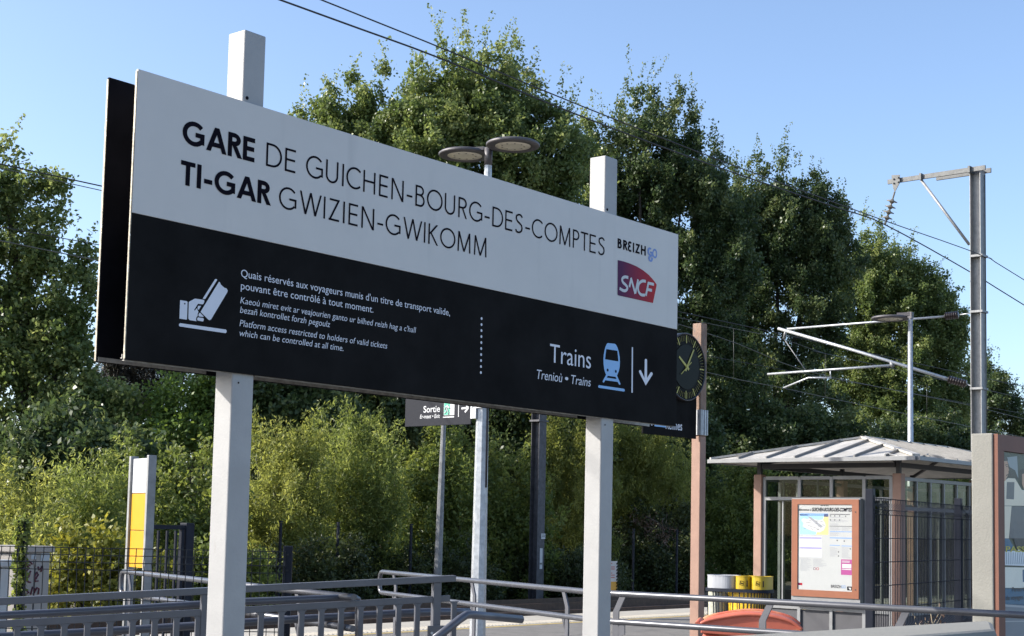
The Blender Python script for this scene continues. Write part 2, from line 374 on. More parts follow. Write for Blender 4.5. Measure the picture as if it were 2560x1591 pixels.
def stroke_text(mb, body, to3d, h, gap=.17, x_scale=1, widths=None):
    x = 0; items = []
    for i, ch in enumerate(body):
        wd, st = glyph(ch, h)
        for s_ in st: items.append((x, s_))
        g = gap
        if ch in 'AWTKR' or (i+1 < len(body) and body[i+1] in 'AWT'): g = gap*.62
        if ch in 'OCGD' or (i+1 < len(body) and body[i+1] in 'OCG'): g = gap*.72
        if ch in 'HINMU' and i+1 < len(body) and body[i+1] in 'HINMEBRU': g = gap*1.15
        x += wd + (g if ch != ' ' else 0)
    total = x - gap*.8
    k = 0
    for x0, s_ in items:
        lift = .0012 + .00012*(k % 6); k += 1
        if s_[0] == 'D':
            _, xa, ya, xb, yb = s_
            dx, dy = xb-xa, yb-ya; L = math.hypot(dx, dy); hw = h*L/abs(dy)
            P = [(xa-hw, ya), (xa+hw, ya), (xb+hw, yb), (xb-hw, yb)]
            if yb < ya: P = P[::-1]
            mb.ngon([to3d((x0+px)/total, py, lift) for px, py in P])
        else:
            pl = [(p[0], p[1]) for p in s_[1]]; n = len(pl)
            closed = math.hypot(pl[0][0]-pl[-1][0], pl[0][1]-pl[-1][1]) < 1e-5
            lft, rgt = [], []
            for i in range(n):
                if closed: a = pl[i-1 if i > 0 else n-2]; b = pl[i]; c = pl[i+1 if i < n-1 else 1]
                else: a = pl[max(0, i-1)]; b = pl[i]; c = pl[min(n-1, i+1)]
                d1 = V((b[0]-a[0], b[1]-a[1], 0)); d2 = V((c[0]-b[0], c[1]-b[1], 0))
                if d1.length < 1e-7: d1 = d2
                if d2.length < 1e-7: d2 = d1
                d1.normalize(); d2.normalize()
                n1 = V((-d1.y, d1.x, 0)); n2 = V((-d2.y, d2.x, 0)); mi = (n1+n2)
                if mi.length < 1e-3: mi = n1
                mi.normalize(); q = h/max(.45, mi.dot(n1))
                lft.append((b[0]+mi.x*q, b[1]+mi.y*q)); rgt.append((b[0]-mi.x*q, b[1]-mi.y*q))
            vs = [to3d((x0+p[0])/total, p[1], lift) for p in lft] + [to3d((x0+p[0])/total, p[1], lift) for p in rgt]
            mb.add(vs, [(n+i, n+i+1, i+1, i) for i in range(n-1)])
    return total

# ------------------------------------------------------------------ foliage
def leaf_cloud(centres, per, spread, size, aspect, up=.5, name='crown', material=None, parent=None, seed=0, droop=0., tint_c=None, shoot=0., more=None):
    r = np.random.default_rng(seed); C = np.asarray(centres); nC = len(C)
    N = nC*per
    base = np.repeat(C[:, :3], per, 0)
    # each clump is a little shoot: leaves spread along an axis that leans up (or hangs) and out
    axis = r.normal(size=(nC, 3)); axis[:, 2] += up*2.2; axis /= np.linalg.norm(axis, axis=1, keepdims=True)
    A = np.repeat(axis, per, 0)
    t = r.uniform(-1, 1, (N, 1))
    off = r.normal(size=(N, 3))*spread*(.55 if shoot else 1.0)*(1-.35*np.abs(t)) + A*t*spread*(1.2+shoot)
    P = base + off
    d = r.normal(size=(N, 3)) + A*.9; d[:, 2] -= droop; d /= np.linalg.norm(d, axis=1, keepdims=True)
    e = r.normal(size=(N, 3)); e -= d*np.sum(e*d, 1, keepdims=True); e /= np.linalg.norm(e, axis=1, keepdims=True)
    s = size*r.uniform(.6, 1.3, (N, 1))
    v = np.empty((N, 4, 3)); v[:, 0] = P - d*s*.5; v[:, 1] = P + e*s*aspect*.5 + d*s*.05; v[:, 2] = P + d*s*.5; v[:, 3] = P - e*s*aspect*.5 + d*s*.05
    v = v.reshape(-1, 3)
    tc = r.uniform(0, 1, nC) if tint_c is None else np.asarray(tint_c)
    tn = np.clip(np.repeat(tc, per)*.6 + r.uniform(0, .4, N), 0, 1)
    if more is not None and len(more):          # thin leafy shoots: a few smaller leaves round each point
        P2 = np.repeat(np.asarray(more), 4, 0); n2 = len(P2); P2 = P2 + r.normal(size=(n2, 3))*.06
        d2 = r.normal(size=(n2, 3)); d2[:, 2] += .8; d2 /= np.linalg.norm(d2, axis=1, keepdims=True)
        e2 = np.cross(d2, r.normal(size=(n2, 3))); e2 /= np.linalg.norm(e2, axis=1, keepdims=True); s2 = size*.8*r.uniform(.6, 1.2, (n2, 1))
        v2 = np.stack([P2-d2*s2*.5, P2+e2*s2*aspect*.5, P2+d2*s2*.5, P2-e2*s2*aspect*.5], 1).reshape(-1, 3)
        v = np.concatenate([v, v2]); tn = np.concatenate([tn, r.uniform(.3, 1, n2)]); N += n2
    o0 = ORG[parent.name] if parent else V((0, 0, 0)); v = v - np.array(o0)
    me = bpy.data.meshes.new(name); me.vertices.add(N*4); me.vertices.foreach_set('co', v.ravel().astype(np.float32))
    me.loops.add(N*4); me.loops.foreach_set('vertex_index', np.arange(N*4, dtype=np.int32))
    me.polygons.add(N); me.polygons.foreach_set('loop_start', np.arange(0, N*4, 4, dtype=np.int32))
    me.polygons.foreach_set('loop_total', np.full(N, 4, dtype=np.int32))
    me.update(calc_edges=True)
    at = me.attributes.new('tint', 'FLOAT', 'POINT'); at.data.foreach_set('value', np.repeat(tn, 4).astype(np.float32))
    me.materials.append(material)
    o = bpy.data.objects.new(name, me); S.collection.objects.link(o)
    if parent: o.parent = parent
    ORG[o.name] = o0
    return o
DENS = 1.9
def fill(lobes, Y, dens, seed, deep=.8, shell=.45):
    """lobes in photo pixels (x, y, rx, ry[, dY]) -> clump centres filling real ellipsoids standing at distance Y"""
    r = np.random.default_rng(seed); out = []
    for lb in lobes:
        px, py, rx, ry = lb[:4]; dy = lb[4] if len(lb) > 4 else 0.
        c = np.array(at_Y(px, py, Y+dy)); k = (Y+dy)/F_PX
        R = np.array([rx*k, max(rx, .6*min(rx, ry))*k*deep, ry*k])
        n = max(3, int(dens*DENS*(R[0]*R[1]*R[2])**(2/3)*4))
        u = r.normal(size=(n, 3)); u /= np.linalg.norm(u, axis=1, keepdims=True)
        q = r.uniform(shell**2, 1, (n, 1))**.5
        out.append(c + u*q*R*r.uniform(.85, 1.08, (n, 1)))
    return np.concatenate(out)
def boughs(lobes, Y, seed, bough=.62, tall=1.0, cover=1.0, deep=.8, lean=.7, droop=0.):
    """lobes in photo pixels -> twig clumps; every lobe carries spindle shaped boughs on and inside its surface"""
    r = np.random.default_rng(seed); out = []; tin = []
    for lb in lobes:
        px, py, rx, ry = lb[:4]; dy = lb[4] if len(lb) > 4 else 0.
        c = np.array(at_Y(px, py, Y+dy)); k = (Y+dy)/F_PX
        R = np.array([rx*k, max(rx, .6*min(rx, ry))*k*deep, ry*k])
        area = 4*math.pi*((R[0]*R[1])**1.6/3 + (R[0]*R[2])**1.6/3 + (R[1]*R[2])**1.6/3)**(1/1.6)
        n = max(2, int(cover*area/(bough*tall*bough*1.35)*1.0))
        for b in range(n):
            u = r.normal(size=3); u /= np.linalg.norm(u)
            if u[1] > .35 and r.random() < .5: u[1] = -u[1]
            q = .45+.55*r.random()**.6
            o = c + u*R*q
            ax = np.array([u[0]*lean, u[1]*lean, 1.0-droop-.35*(lean > 1)]) + r.normal(size=3)*.18; ax /= np.linalg.norm(ax)
            B = min(bough, max(.16, min(R)*.9))*r.uniform(.6, 1.2); T_ = B*tall*r.uniform(1.2, 2.3)
            m = max(5, int(15*(B/.6)**1.5))
            t = r.random(m)**1.15
            e = r.normal(size=(m, 3)); e -= np.outer(e@ax, ax); e /= np.linalg.norm(e, axis=1, keepdims=True)
            rad = B*.62*(1-t)**.75*np.sqrt(r.random(m)*.85+.15)
            out.append(o + np.outer((t-.35)*T_, ax) + e*rad[:, None]); tin.append(np.clip(np.full(m, r.random()*.75)+t*.35*r.random(), 0, 1))
    return np.concatenate(out), np.concatenate(tin)
def spire(x, y, L, wd, lean=0, dY=0):
    """upright leafy tip: four ellipsoids that widen downwards from the tip at (x, y)"""
    out = []
    for i, (a, b) in enumerate(((.06, .12), (.24, .30), (.5, .62), (.82, 1.0))):
        out.append((x+lean*a*L, y+a*L+.05*L, wd*b*1.05+9, L*.19, dY))
    return out
def limb_mesh(parent, name, base, forks, r0, seed, tips=None):
    r = random.Random(seed); mb = MB(); mb.smooth = True
    for f in forks:
        pts = [base]+list(f)
        path = catmull(pts, 5)
        n = len(path)
        rs = [max(.02, r0*(1-.88*i/(n-1))) for i in range(n)]
        path = [p+V((r.uniform(-1, 1), r.uniform(-1, 1), 0))*min(.08, r0*.25) for p in path]
        mb.tube(path, rs, 8)
    return mb.build(name, M_BARK, parent)
def make_tree(name, label, cat, Y, lobes, base_px, size, per, dens, mtl, seed, trunk_r=.22, deep=.8, spread=.30, up=.5, limbs=10, group=None, aspect=.62, zbase=-.36, shell=.45, bough=.62, tall=1.0, cover=1.0):
    c = at_Y(base_px, 1300, Y); base = V((c.x, Y, zbase))
    t = thing(name, base, label, cat, group)
    C, tc_ = boughs(lobes, Y, seed, bough, tall, cover*dens/5, deep, 1.15)
    rr = random.Random(seed)
    big = sorted(lobes, key=lambda l: -l[2]*l[3])[:limbs]
    forks = []
    for l in big:
        p = at_Y(l[0], l[1], Y+(l[4] if len(l) > 4 else 0))
        mid1 = base + (p-base)*.3; mid1.x = base.x + (p.x-base.x)*.08; mid1.y = base.y+(p.y-base.y)*.1
        mid2 = base + (p-base)*.62; mid2.x = base.x+(p.x-base.x)*.45
        forks.append((mid1, mid2, p))
    limb_mesh(t, 'trunk', base, forks, trunk_r, seed)
    r = np.random.default_rng(seed+500); top = [l for l in lobes if l[3] < 60 and l[2] < 40]; sh = []
    for l in top:
        for q in range(2):
            p = np.array(at_Y(l[0]+r.uniform(-1, 1)*l[2], l[1]-l[3]*.6, Y)); L_ = r.uniform(.5, 1.3); d = np.array([r.normal()*.25+.12, r.normal()*.2, 1.0])
            for f in np.linspace(0, 1, 9): sh.append(p+d*L_*f)
    leaf_cloud(C, per, spread, size, aspect, up, 'crown', mtl, t, seed, 0., tc_, 0., sh)
    return t

# ================================================================== SETTING: ground, platform, tracks
mb = MB(); mb.para(uw(-900, -900, -.86), AU*1800, AW*1800, Z*.5)
structure(mb.build('ground', M_SOIL))
mb = MB(); mb.para(uw(-60, -40, -.30), AU*260, AW*(16.30+40), Z*.30)
structure(mb.build('platform', M_ASPH))
mb = MB()
k = -40.
while k < 150:                       # edge slabs with a shallow ribbed warning band pressed into them
    mb.para(uw(k, 16.304, -.30), AU*1.992, AW*1.55, Z*.305)
    for i in range(22):
        a = uw(k+.05+i*.088, 16.42, .305-.30)
        mb.prism([a, a+AU*.035, a+AU*.09+AW*.42, a+AU*.055+AW*.42], Z*.007)
    k += 2.0
structure(mb.build('platform_edge', M_CONC))
mb = MB(); mb.para(uw(-40, 16.17, .0), AU*200, AW*.10, Z*.004)
structure(mb.build('platform_line', M_YELLOWLINE))
mb = MB(); mb.para(uw(-80, 17.9, -.40), AU*300, AW*7.2, Z*.10)
structure(mb.build('track_bed', M_BALLAST))
mb = MB()
for wc in (19.5, 23.1):
    for s_ in (-.7525, .7525):
        mb.para(uw(-80, wc+s_-.035, -.29), AU*300, AW*.07, Z*.16)
structure(mb.build('track_rails', M_STEELRAIL))

# ================================================================== STATION SIGN
TS = .6844; SC = 1.2
sd = V((math.sin(TS), math.cos(TS), 0)); sn = V((math.cos(TS), -math.sin(TS), 0))
SO = CAM + V((-1.3012, 4.9169, .5338))*SC
PW, PH, PM = 3.3979*SC, 1.2, .5015*SC
def spt(u, v, z): return SO + sd*u - sn*v + Z*z
def on_sign(px, py):
    p = at_plane(px, py, SO, sn) - SO
    return p.dot(sd), p.z
def szoom(ox, oy, k):
    def f(x, y): return on_sign(ox+x/k, oy+y/k)
    return f
zA = szoom(430, 280, 4.2); zB = szoom(900, 380, 5.4); zC = szoom(1250, 480, 5.04)
zD = szoom(430, 660, 6.0825); zE = szoom(800, 680, 6.0825); zF = szoom(1320, 830, 6.4026); z7 = szoom(1480, 850, 10.078)
base = spt(PW/2, .07, 0); base.z = 0
sign = thing('station_sign', base, 'large white and black station name board on two pale square posts', 'station sign')
for (a0, a1, zt) in ((.4743*SC, .5761*SC, 1.276*SC), (2.7604*SC, 2.8632*SC, 1.2876*SC)):
    mb = MB(); p = spt(a0, .131, 0); p.z = -.05
    mb.para(p, sd*(a1-a0), sn*.113, Z*(SO.z+zt+.05))
    po = mb.build('post', M_WHITEPAINT, sign, .006)
    for (uu, zz, rr_) in ((a0+.024, 1.225, .008), (a0+.035, -.04, .004)):
        mb = MB(); c = spt(uu, .0175, zz); mb.lathe(c, [(rr_, 0), (rr_, .002)], sn, 14, False); mb.build('bolt_hole', M_BLACKINK, po)
front = MB(); front.para(spt(0, .012, PM), sd*PW, sn*.012, Z*(PH-PM))
front = front.build('upper_panel', M_PANELW, sign, .0015)
low = MB(); low.para(spt(0, .012, 0), sd*PW, sn*.012, Z*(PM-.0015))
low = low.build('lower_panel', M_PANELB, sign, .0015)
mb = MB(); mb.para(spt(-.0035, .0125, .004), sd*.003, sn*.010, Z*(PH-.012))
mb.para(spt(-.0045, .0115, .03), sd*.001, sn*.008, Z*(PH-.3))
mb.para(spt(-.0035, .2085, .004), sd*.003, sn*.010, Z*(PH-.012)); mb.build('edge_trim', M_EDGE, sign)
mb = MB(); mb.para(spt(0, .209, 0), sd*PW, sn*.012, Z*PH); mb.build('rear_panel', M_PANELIN, sign)
mb = MB()
for vv, zz, tt in ((.0165, -.004, .004), (.030, .006, .012), (.19, .003, .02)):
    for (q0, q1) in ((.004, .565), (.695, 3.308), (3.44, PW-.01)):
        mb.para(spt(q0, vv+.0035, zz), sd*(q1-q0), sn*.0035, Z*.018)
        mb.para(spt(q0, vv+.012, zz+.001), sd*(q1-q0), sn*.0075, Z*.003)
mb.build('fixing_rail', M_RAILAL, sign)

# --- titles
def seg(b0, b1, t0, body, h):
    """stroke text between two baseline points; t0 = a cap-top point"""
    (u0, z0), (u1, z1) = b0, b1
    return lambda x, y, lift, cap: spt(u0+(u1-u0)*x, -lift, z0+(z1-z0)*x+cap*y)
def line(z_b, cap, u0, u1): return lambda x, y, lift: spt(u0+(u1-u0)*x, -lift, z_b+cap*y)
b1 = zA(560, 443); t1 = zA(565, 192); b1r = zC(1125, 768); t1r = zC(1130, 535)
zb1 = (b1[1]+b1r[1])/2; cap1 = (t1[1]+t1r[1])/2-zb1
b2 = zA(893, 951); t2 = zA(886, 703); b2r = zB(1545, 1392); t2r = zB(1550, 1128)
zb2 = (b2[1]+b2r[1])/2; cap2 = (t2[1]+t2r[1])/2-zb2
mb = MB(); stroke_text(mb, 'GARE', line(zb1, cap1, zA(105, 330)[0], zA(874, 522)[0]), .094, .13); mb.build('title_word', M_BLACKINK, front)
mb = MB(); stroke_text(mb, 'TI-GAR', line(zb2, cap2, zA(85, 745)[0], zA(1020, 980)[0]), .094, .13); mb.build('title_word', M_BLACKINK, front)
mb = MB(); stroke_text(mb, 'DE', line(zb1, cap1, zA(985, 555)[0], zA(1305, 640)[0]), .046, .2); mb.build('title_word', M_BLACKINK, front)
mb = MB(); stroke_text(mb, 'GUICHEN-BOURG-DES-COMPTES', line(zb1, cap1, zA(1403, 660)[0], zC(1322, 800)[0]), .046, .2); mb.build('title_word', M_BLACKINK, front)
mb = MB(); stroke_text(mb, 'GWIZIEN-GWIKOMM', line(zb2, cap2, zA(1118, 1005)[0], zB(1714, 1430)[0]), .046, .2); mb.build('title_word', M_BLACKINK, front)

# --- small notice
def notice(body, s0, s1, top, shear, off, cap=None):
    zb = (s0[1]+s1[1])/2; c = cap or (top[1]-s0[1])
    mb = MB(); put_text(mb, body, spt(s0[0], 0, zb), sd, Z, s1[0]-s0[0], c, sn, shear, off); mb.build('notice_line', M_WHITEINK, low)
    return c
cq = notice('Quais réservés aux voyageurs munis d\'un titre de transport valide,', zD(1045, 190), zE(1972, 676), zD(1045, 75), 0, .0)
notice('pouvant être contrôlé à tout moment.', zD(1043, 382), zE(808, 627), None, 0, .0, cq)
ck = notice('Kaeoù miret evit ar veajourien ganto ur bilhed reizh hag a c\'hall', zD(1035, 595), zE(1455, 935), zD(1040, 498), .16, -.002)
notice('bezañ kontrollet forzh pegoulz', zD(1030, 743), zD(2402, 967), None, .16, -.002, ck)
notice('Platform access restricted to holders of valid tickets', zD(1024, 942), zE(1018, 1174), None, .16, -.002, ck)
notice('which can be controlled at all time.', zD(1022, 1092), zE(352, 1210), None, .16, -.002, ck)
notice('Trains', zF(346, 485), zF(1003, 588), zF(346, 190), 0, -.002)
ct = notice('Treni\u00f2u'.replace('\u00f2u', 'o\u00f9'), zF(137, 750), zF(545, 810), zF(137, 602), .16, -.002)
notice('\u2022', zF(588, 817), zF(640, 824), None, 0, 0, ct); notice('Trains', zF(686, 832), zF(1000, 877), None, .16, -.002, ct)
def poly(mbx, zf, pts, lift=.0014):
    p = [spt(*((lambda q: (q[0], -lift, q[1]))(zf(x, y)))) for x, y in pts]
    nn = V((0, 0, 0))
    for i in range(len(p)): nn += p[i].cross(p[(i+1) % len(p)])
    mbx.ngon(p if nn.dot(sn) > 0 else p[::-1])
def disc(mbx, zf, x, y, r, lift=.0014, n=20):
    u, z_ = zf(x, y); mbx.ngon([spt(u+r*math.cos(2*math.pi*i/n), -lift, z_+r*math.sin(2*math.pi*i/n)) for i in range(n)])
mb = MB()
poly(mb, zD, [(120, 553), (222, 568), (233, 582), (226, 838), (217, 850), (110, 833)])
poly(mb, zD, [(252, 580), (345, 530), (478, 548), (490, 562), (480, 602), (462, 617), (392, 608), (333, 703), (345, 712), (374, 676), (400, 732), (386, 760), (388, 788), (366, 818), (362, 850), (370, 874), (264, 856), (246, 832)])
poly(mb, zD, [(393, 640), (440, 640), (402, 703), (384, 677)])
poly(mb, zD, [(400, 772), (413, 748), (426, 746), (478, 800), (470, 808), (402, 800)])
poly(mb, zD, [(378, 836), (390, 815), (470, 826), (482, 842), (474, 872), (464, 878), (384, 862)])
poly(mb, zD, [(652, 233), (676, 232), (684, 246), (500, 538), (464, 529)])
poly(mb, zD, [(712, 272), (730, 290), (737, 314), (795, 366), (824, 374), (843, 402), (840, 428), (592, 844), (570, 858), (550, 850), (431, 731)])
poly(mb, zD, [(122, 903), (815, 1000), (828, 1020), (826, 1042), (812, 1055), (112, 952), (103, 938), (104, 915)])
mb.build('hand_with_ticket_pictogram', M_WHITEINK, low)
mb = MB(); disc(mb, zD, 190, 607, .0035, .0022); mb.build('cuff_button', M_BLACKINK, low)
mb = MB()
zS = lambda x, y: on_sign(x, y)
for i in range(10):
    t = i/9; disc(mb, zS, 1203.5-1.8*t, 796.9+135*t, .0072)
mb.build('dotted_divider', M_WHITEINK, low)
mb = MB()
poly(mb, z7, [(395, 82), (560, 100), (588, 112), (608, 135), (640, 200), (670, 305), (692, 430), (699, 560), (692, 680), (675, 775), (648, 850), (625, 905), (712, 1103), (708, 1128), (690, 1138), (674, 1120), (640, 1060), (330, 1018), (300, 1070), (285, 1080), (265, 1060), (268, 1035), (350, 880), (325, 820), (300, 720), (287, 600), (284, 480), (293, 370), (312, 260), (338, 170), (368, 100)])
poly(mb, z7, [(172, 1143), (800, 1235), (820, 1258), (815, 1295), (798, 1303), (165, 1208), (150, 1185), (156, 1152)])
mb.build('train_pictogram', M_BLUEINK, low)
mb = MB()
poly(mb, z7, [(355, 235), (632, 276), (657, 545), (323, 490)], .0026)
mb.build('train_windscreen', M_PANELB, low); mb = MB(); poly(mb, z7, [(392, 908), (586, 936), (610, 988), (366, 952)], .0026); mb.build('train_coupling', M_PANELB, low)
for x, y in ((388, 763), (593, 797)): mb = MB(); disc(mb, z7, x, y, .0086, .0026); mb.build('train_headlight', M_PANELB, low)
mb = MB()
poly(mb, z7, [(998, 190), (1012, 184), (1028, 192), (1022, 1328), (1005, 1335), (988, 1328)])
poly(mb, z7, [(1325, 505), (1335, 485), (1352, 480), (1370, 486), (1382, 505), (1382, 965), (1470, 825), (1492, 812), (1520, 835), (1524, 872), (1350, 1150), (1180, 815), (1178, 785), (1205, 758), (1230, 776), (1318, 962)])
mb.build('down_arrow', M_WHITEINK, low)
# --- logos
mb = MB()
uB, uBe, uGe = zC(1480, 700)[0], zC(1838, 780)[0], zC(1978, 830)[0]
zb = zC(1485, 709)[1]; cb = zC(1487, 586)[1]-zb
stroke_text(mb, 'BReIZH', line(zb, cb, uB, uBe), .10, .2)
mb.build('breton_transport_logo', M_BLACKINK, front)
mb = MB()
stroke_text(mb, 'g', line(zb, cb, uBe+.012, uBe+.012+(uGe-uBe)*.50), .10, .1)
stroke_text(mb, 'O', line(zb, cb, uBe+(uGe-uBe)*.58, uGe), .10, .1)
mb.build('logo_go', M_GOBLUE, front)
mb = MB()
edge = [(1482, 860), (1560, 878), (1640, 905), (1720, 940), (1800, 988), (1870, 1045), (1925, 1105), (1960, 1150), (1972, 1170), (1968, 1195), (1925, 1402), (1490, 1306), (1479, 1296)]
poly(mb, zC, edge); mb.build('railway_logo', M_SNCF, front)
mb = MB()
def px_strokes(mbx, zf, lines_, hw, lift=.0026):
    for k, pl in enumerate(lines_):
        P = [V((*zf(x, y), 0)) for x, y in pl]
        P = catmull(P, 5) if len(P) > 3 else P
        n = len(P); L_, R_ = [], []
        for i in range(n):
            d = (P[min(n-1, i+1)]-P[max(0, i-1)]).normalized(); q = V((-d.y, d.x, 0))*hw
            L_.append(P[i]+q); R_.append(P[i]-q)
        mbx.add([spt(p.x, -lift-.00015*k, p.y) for p in L_+R_], [(n+i, n+i+1, i+1, i) for i in range(n-1)])
px_strokes(mb, zC, [
    [(1612, 1082), (1580, 1073), (1550, 1080), (1534, 1105), (1545, 1140), (1580, 1175), (1600, 1205), (1592, 1235), (1565, 1248), (1535, 1238), (1502, 1216)],
    [(1625, 1200), (1650, 1090)], [(1645, 1085), (1700, 1285)], [(1700, 1280), (1735, 1105)],
    [(1832, 1130), (1790, 1124), (1752, 1150), (1735, 1200), (1742, 1260), (1775, 1298), (1822, 1302)],
    [(1832, 1310), (1866, 1142)], [(1858, 1150), (1934, 1168)], [(1845, 1230), (1908, 1243)]], .0088)
mb.build('logo_lettering', M_WHITE, front)

# ================================================================== RAILINGS in front
def lerp(a, b, t): return a+(b-a)*t
g0 = at_Y(-160, 1502.8, 8.05); g1 = at_Y(1136, 1438.4, 9.45)
gd = (g1-g0); gl = gd.length; gx = gd.normalized(); gh = V((gx.x, gx.y, 0)).normalized(); gnm = V((gh.y, -gh.x, 0))
grail = thing('ramp_railing', V((g0.x, g0.y, 0)).lerp(V((g1.x, g1.y, 0)), .5), 'grey sloping ramp railing with flat top bar and square balusters below the station sign', 'railing')
mb = MB(); mb.para(g0-Z*.040+gnm*.03, gd, -gnm*.06, Z*.040); mb.build('top_bar', M_RAIL, grail, .003)
mb = MB(); gb = g0-Z*.125
mb.para(gb-Z*.040+gnm*.012, gd-gx*.03, -gnm*.024, Z*.040); mb.build('lower_bar', M_RAIL, grail, .003)
mb = MB(); i = 0; bt = MB()
n_b = int(gl/.127)
for i in range(n_b+1):
    p = g0 + gx*(i*.127+.05) - Z*.165
    bt.para(p+gnm*.010-gh*.0165, gh*.033, -gnm*.020, -Z*.9)
    for s_ in (-1, 1):      # cut-out corners are rounded where a baluster meets the bar
        c = p+gh*(s_*.0165)
        bt.prism([c+gnm*.0095, c+gnm*.0095+gh*s_*.016, c+gnm*.0095+gh*s_*.006-Z*.006, c+gnm*.0095-Z*.016], -gnm*.019)
bo = bt.build('balusters', M_RAIL, grail)
for px in (516, 1092):
    t = (px+160)/(1136+160)*1.0
    # perspective: find point on the bar at this pixel
    best = min((abs((lambda q: 1280+F_PX*((q-CAM).dot(cR)/(q-CAM).dot(cF)))(g0.lerp(g1, k/400))-px), k) for k in range(401))[1]
    p = g0.lerp(g1, best/400)
    mb = MB(); mb.para(p-gh*.026+gnm*.02-Z*.0405, gh*.052, -gnm*.042, -Z*1.35); po = mb.build('post', M_RAIL, grail, .003)
    if px > 1000:
        mb = MB(); mb.box(p+gnm*.03-Z*.36, gh*.125, gnm*.03, Z*.10); mb.build('clamp_plate', M_RAIL, po, .004)
        mb = MB(); mb.lathe(p+gnm*.045-Z*.355-gh*.045, [(.009, 0), (.009, .008)], gnm, 8, False); mb.build('clamp_bolt', M_GALV, po)
mb = MB()
hp_ = [at_Y(-160, 1546.5, 8.12), at_Y(0, 1539, 8.32), at_Y(260, 1526, 8.62), at_Y(615, 1504.5, 8.98), at_Y(868, 1494.5, 9.25)]
mb.tube(hp_+[at_Y(886, 1495, 9.30), at_Y(894, 1499, 9.34), at_Y(896, 1512, 9.36), at_Y(896, 1600, 9.36)], .0225, 14); mb.build('handrail', M_TUBE, grail)
mb = MB()
mb.tube(catmull([at_Y(-160, 1601, 8.28), at_Y(0, 1592, 8.48), at_Y(260, 1579, 8.78), at_Y(623, 1556, 9.12), at_Y(830, 1543, 9.36), at_Y(1050, 1531, 9.62), at_Y(1172, 1530, 9.9)], 3), .025, 12); mb.build('handrail', M_TUBE, grail)
# bent end of the stair handrail
hr = [at_Y(1085, 1600, 8.6), at_Y(1150, 1548, 8.85), at_Y(1166, 1537.5, 8.9), at_Y(1180, 1537, 8.95), at_Y(1303, 1549, 9.3)]
mb = MB(); mb.tube([hr[0]+(hr[0]-hr[1])*2.5, hr[0]], .027, 14); mb.tube([hr[0], hr[1], hr[2], hr[3], hr[4]], .025, 14)
mb.tube([hr[4]-V((0.005, 0, 0)), hr[4]+V((.006, .003, 0))], .0262, 14)
tag(mb.build('stair_handrail', M_TUBE), 'short bent grey tube handrail with rounded end beside the clamped railing post', 'handrail')

def tube_rail(name, label, up_pts, drop, posts, r=.021, loop=True, group=None, m=M_TUBES):
    """two parallel tubes joined by a rounded loop at the first end, on flat cranked posts"""
    b = V((sum(p.x for p in up_pts)/len(up_pts), sum(p.y for p in up_pts)/len(up_pts), 0))
    t = thing(name, b, label, 'railing', group)
    d0 = (up_pts[1]-up_pts[0]).normalized(); R = .055
    path = list(up_pts)
    if loop:
        A = up_pts[0]; Bq = A-Z*drop
        arc_ = [A-d0*R*math.sin(math.radians(a))+(-Z*R*(1-math.cos(math.radians(a)))) for a in (90, 60, 30)]
        arc2 = [Bq-d0*R*math.sin(math.radians(a))+(Z*R*(1-math.cos(math.radians(a)))) for a in (30, 60, 90)]
        full = list(reversed([p-Z*drop for p in up_pts]))[:-1] + [Bq] + arc2 + arc_ + [A] + up_pts[1:]
        mb = MB(); mb.tube(full, r, 14); mb.build('handrail', m, t)
    else:
        for q in (0, drop):
            mb = MB(); mb.tube([p-Z*q for p in up_pts], r, 14); mb.build('handrail', m, t)
    for (p, d, side) in posts:
        mb = MB(); nrm = V((d.y, -d.x, 0)).normalized()
        w2 = d*.055
        P0 = p-Z*r*.8; P1 = p+nrm*side*0+d*side*.055-Z*.125; P2 = V((P1.x, P1.y, -.02))
        hw = d*.024
        pr = [P0-hw, P0+hw, P1+hw, P2+hw, P2-hw, P1-hw]
        mb.prism([q+nrm*.006 for q in pr], -nrm*.012)
        lo = p-Z*drop
        mb.prism([q+nrm*.0055 for q in (lo-Z*r*.8-hw*.8, lo-Z*r*.8+hw*.8, lo-Z*.085+hw*.8, lo-Z*.105+hw*1.2+d*side*.055, lo-Z*.105-hw+d*side*.055)], -nrm*.011)
        mb.build('rail_post', M_RAIL, t)
    return t
def on_rail(pts, px):
    best = None
    for i in range(len(pts)-1):
        for k in range(101):
            q = pts[i].lerp(pts[i+1], k/100); x = 1280+F_PX*((q-CAM).dot(cR)/(q-CAM).dot(cF))
            if best is None or abs(x-px) < best[0]: best = (abs(x-px), q, (pts[i+1]-pts[i]).normalized())
    return best[1], best[2]
RZ = 1.2
rp = [at_z(956, 1429, RZ), at_z(1180, 1450.5, RZ), at_z(1400, 1470.5, RZ), at_z(1492, 1478, RZ)]
# keep the two legs of the railing straight: same height, ends where the photo shows them
A_, B_, C_ = at_z(956, 1430, RZ), at_z(1493, 1482, RZ), at_z(2440, 1532, RZ)
rpt = [A_, A_.lerp(B_, .97), B_, B_.lerp(C_, .03), C_, C_+(C_-B_)*.3]
rpt[2] = A_.lerp(B_, .985).lerp(B_.lerp(C_, .015), .5)
posts = []
for px, sd_ in ((985, 1), (1180, 1), (1412, 1), (1555, -1), (1925, -1), (2260, -1)):
    q, d = on_rail([A_, B_] if px < 1490 else [B_, C_], px); posts.append((q, V((d.x, d.y, 0)).normalized(), sd_))
tube_rail('tube_railing', 'long two tube steel railing on cranked flat posts passing behind the sign legs', rpt, .195, posts)
D_, E_ = at_z(310, 1429, RZ), at_z(725, 1482, RZ); F_ = at_z(885, 1494, RZ)
lp = []
for px, sd_ in ((322, 1), (745, 1)):
    q, d = on_rail([D_, F_], px); lp.append((q, V((d.x, d.y, 0)).normalized(), sd_))
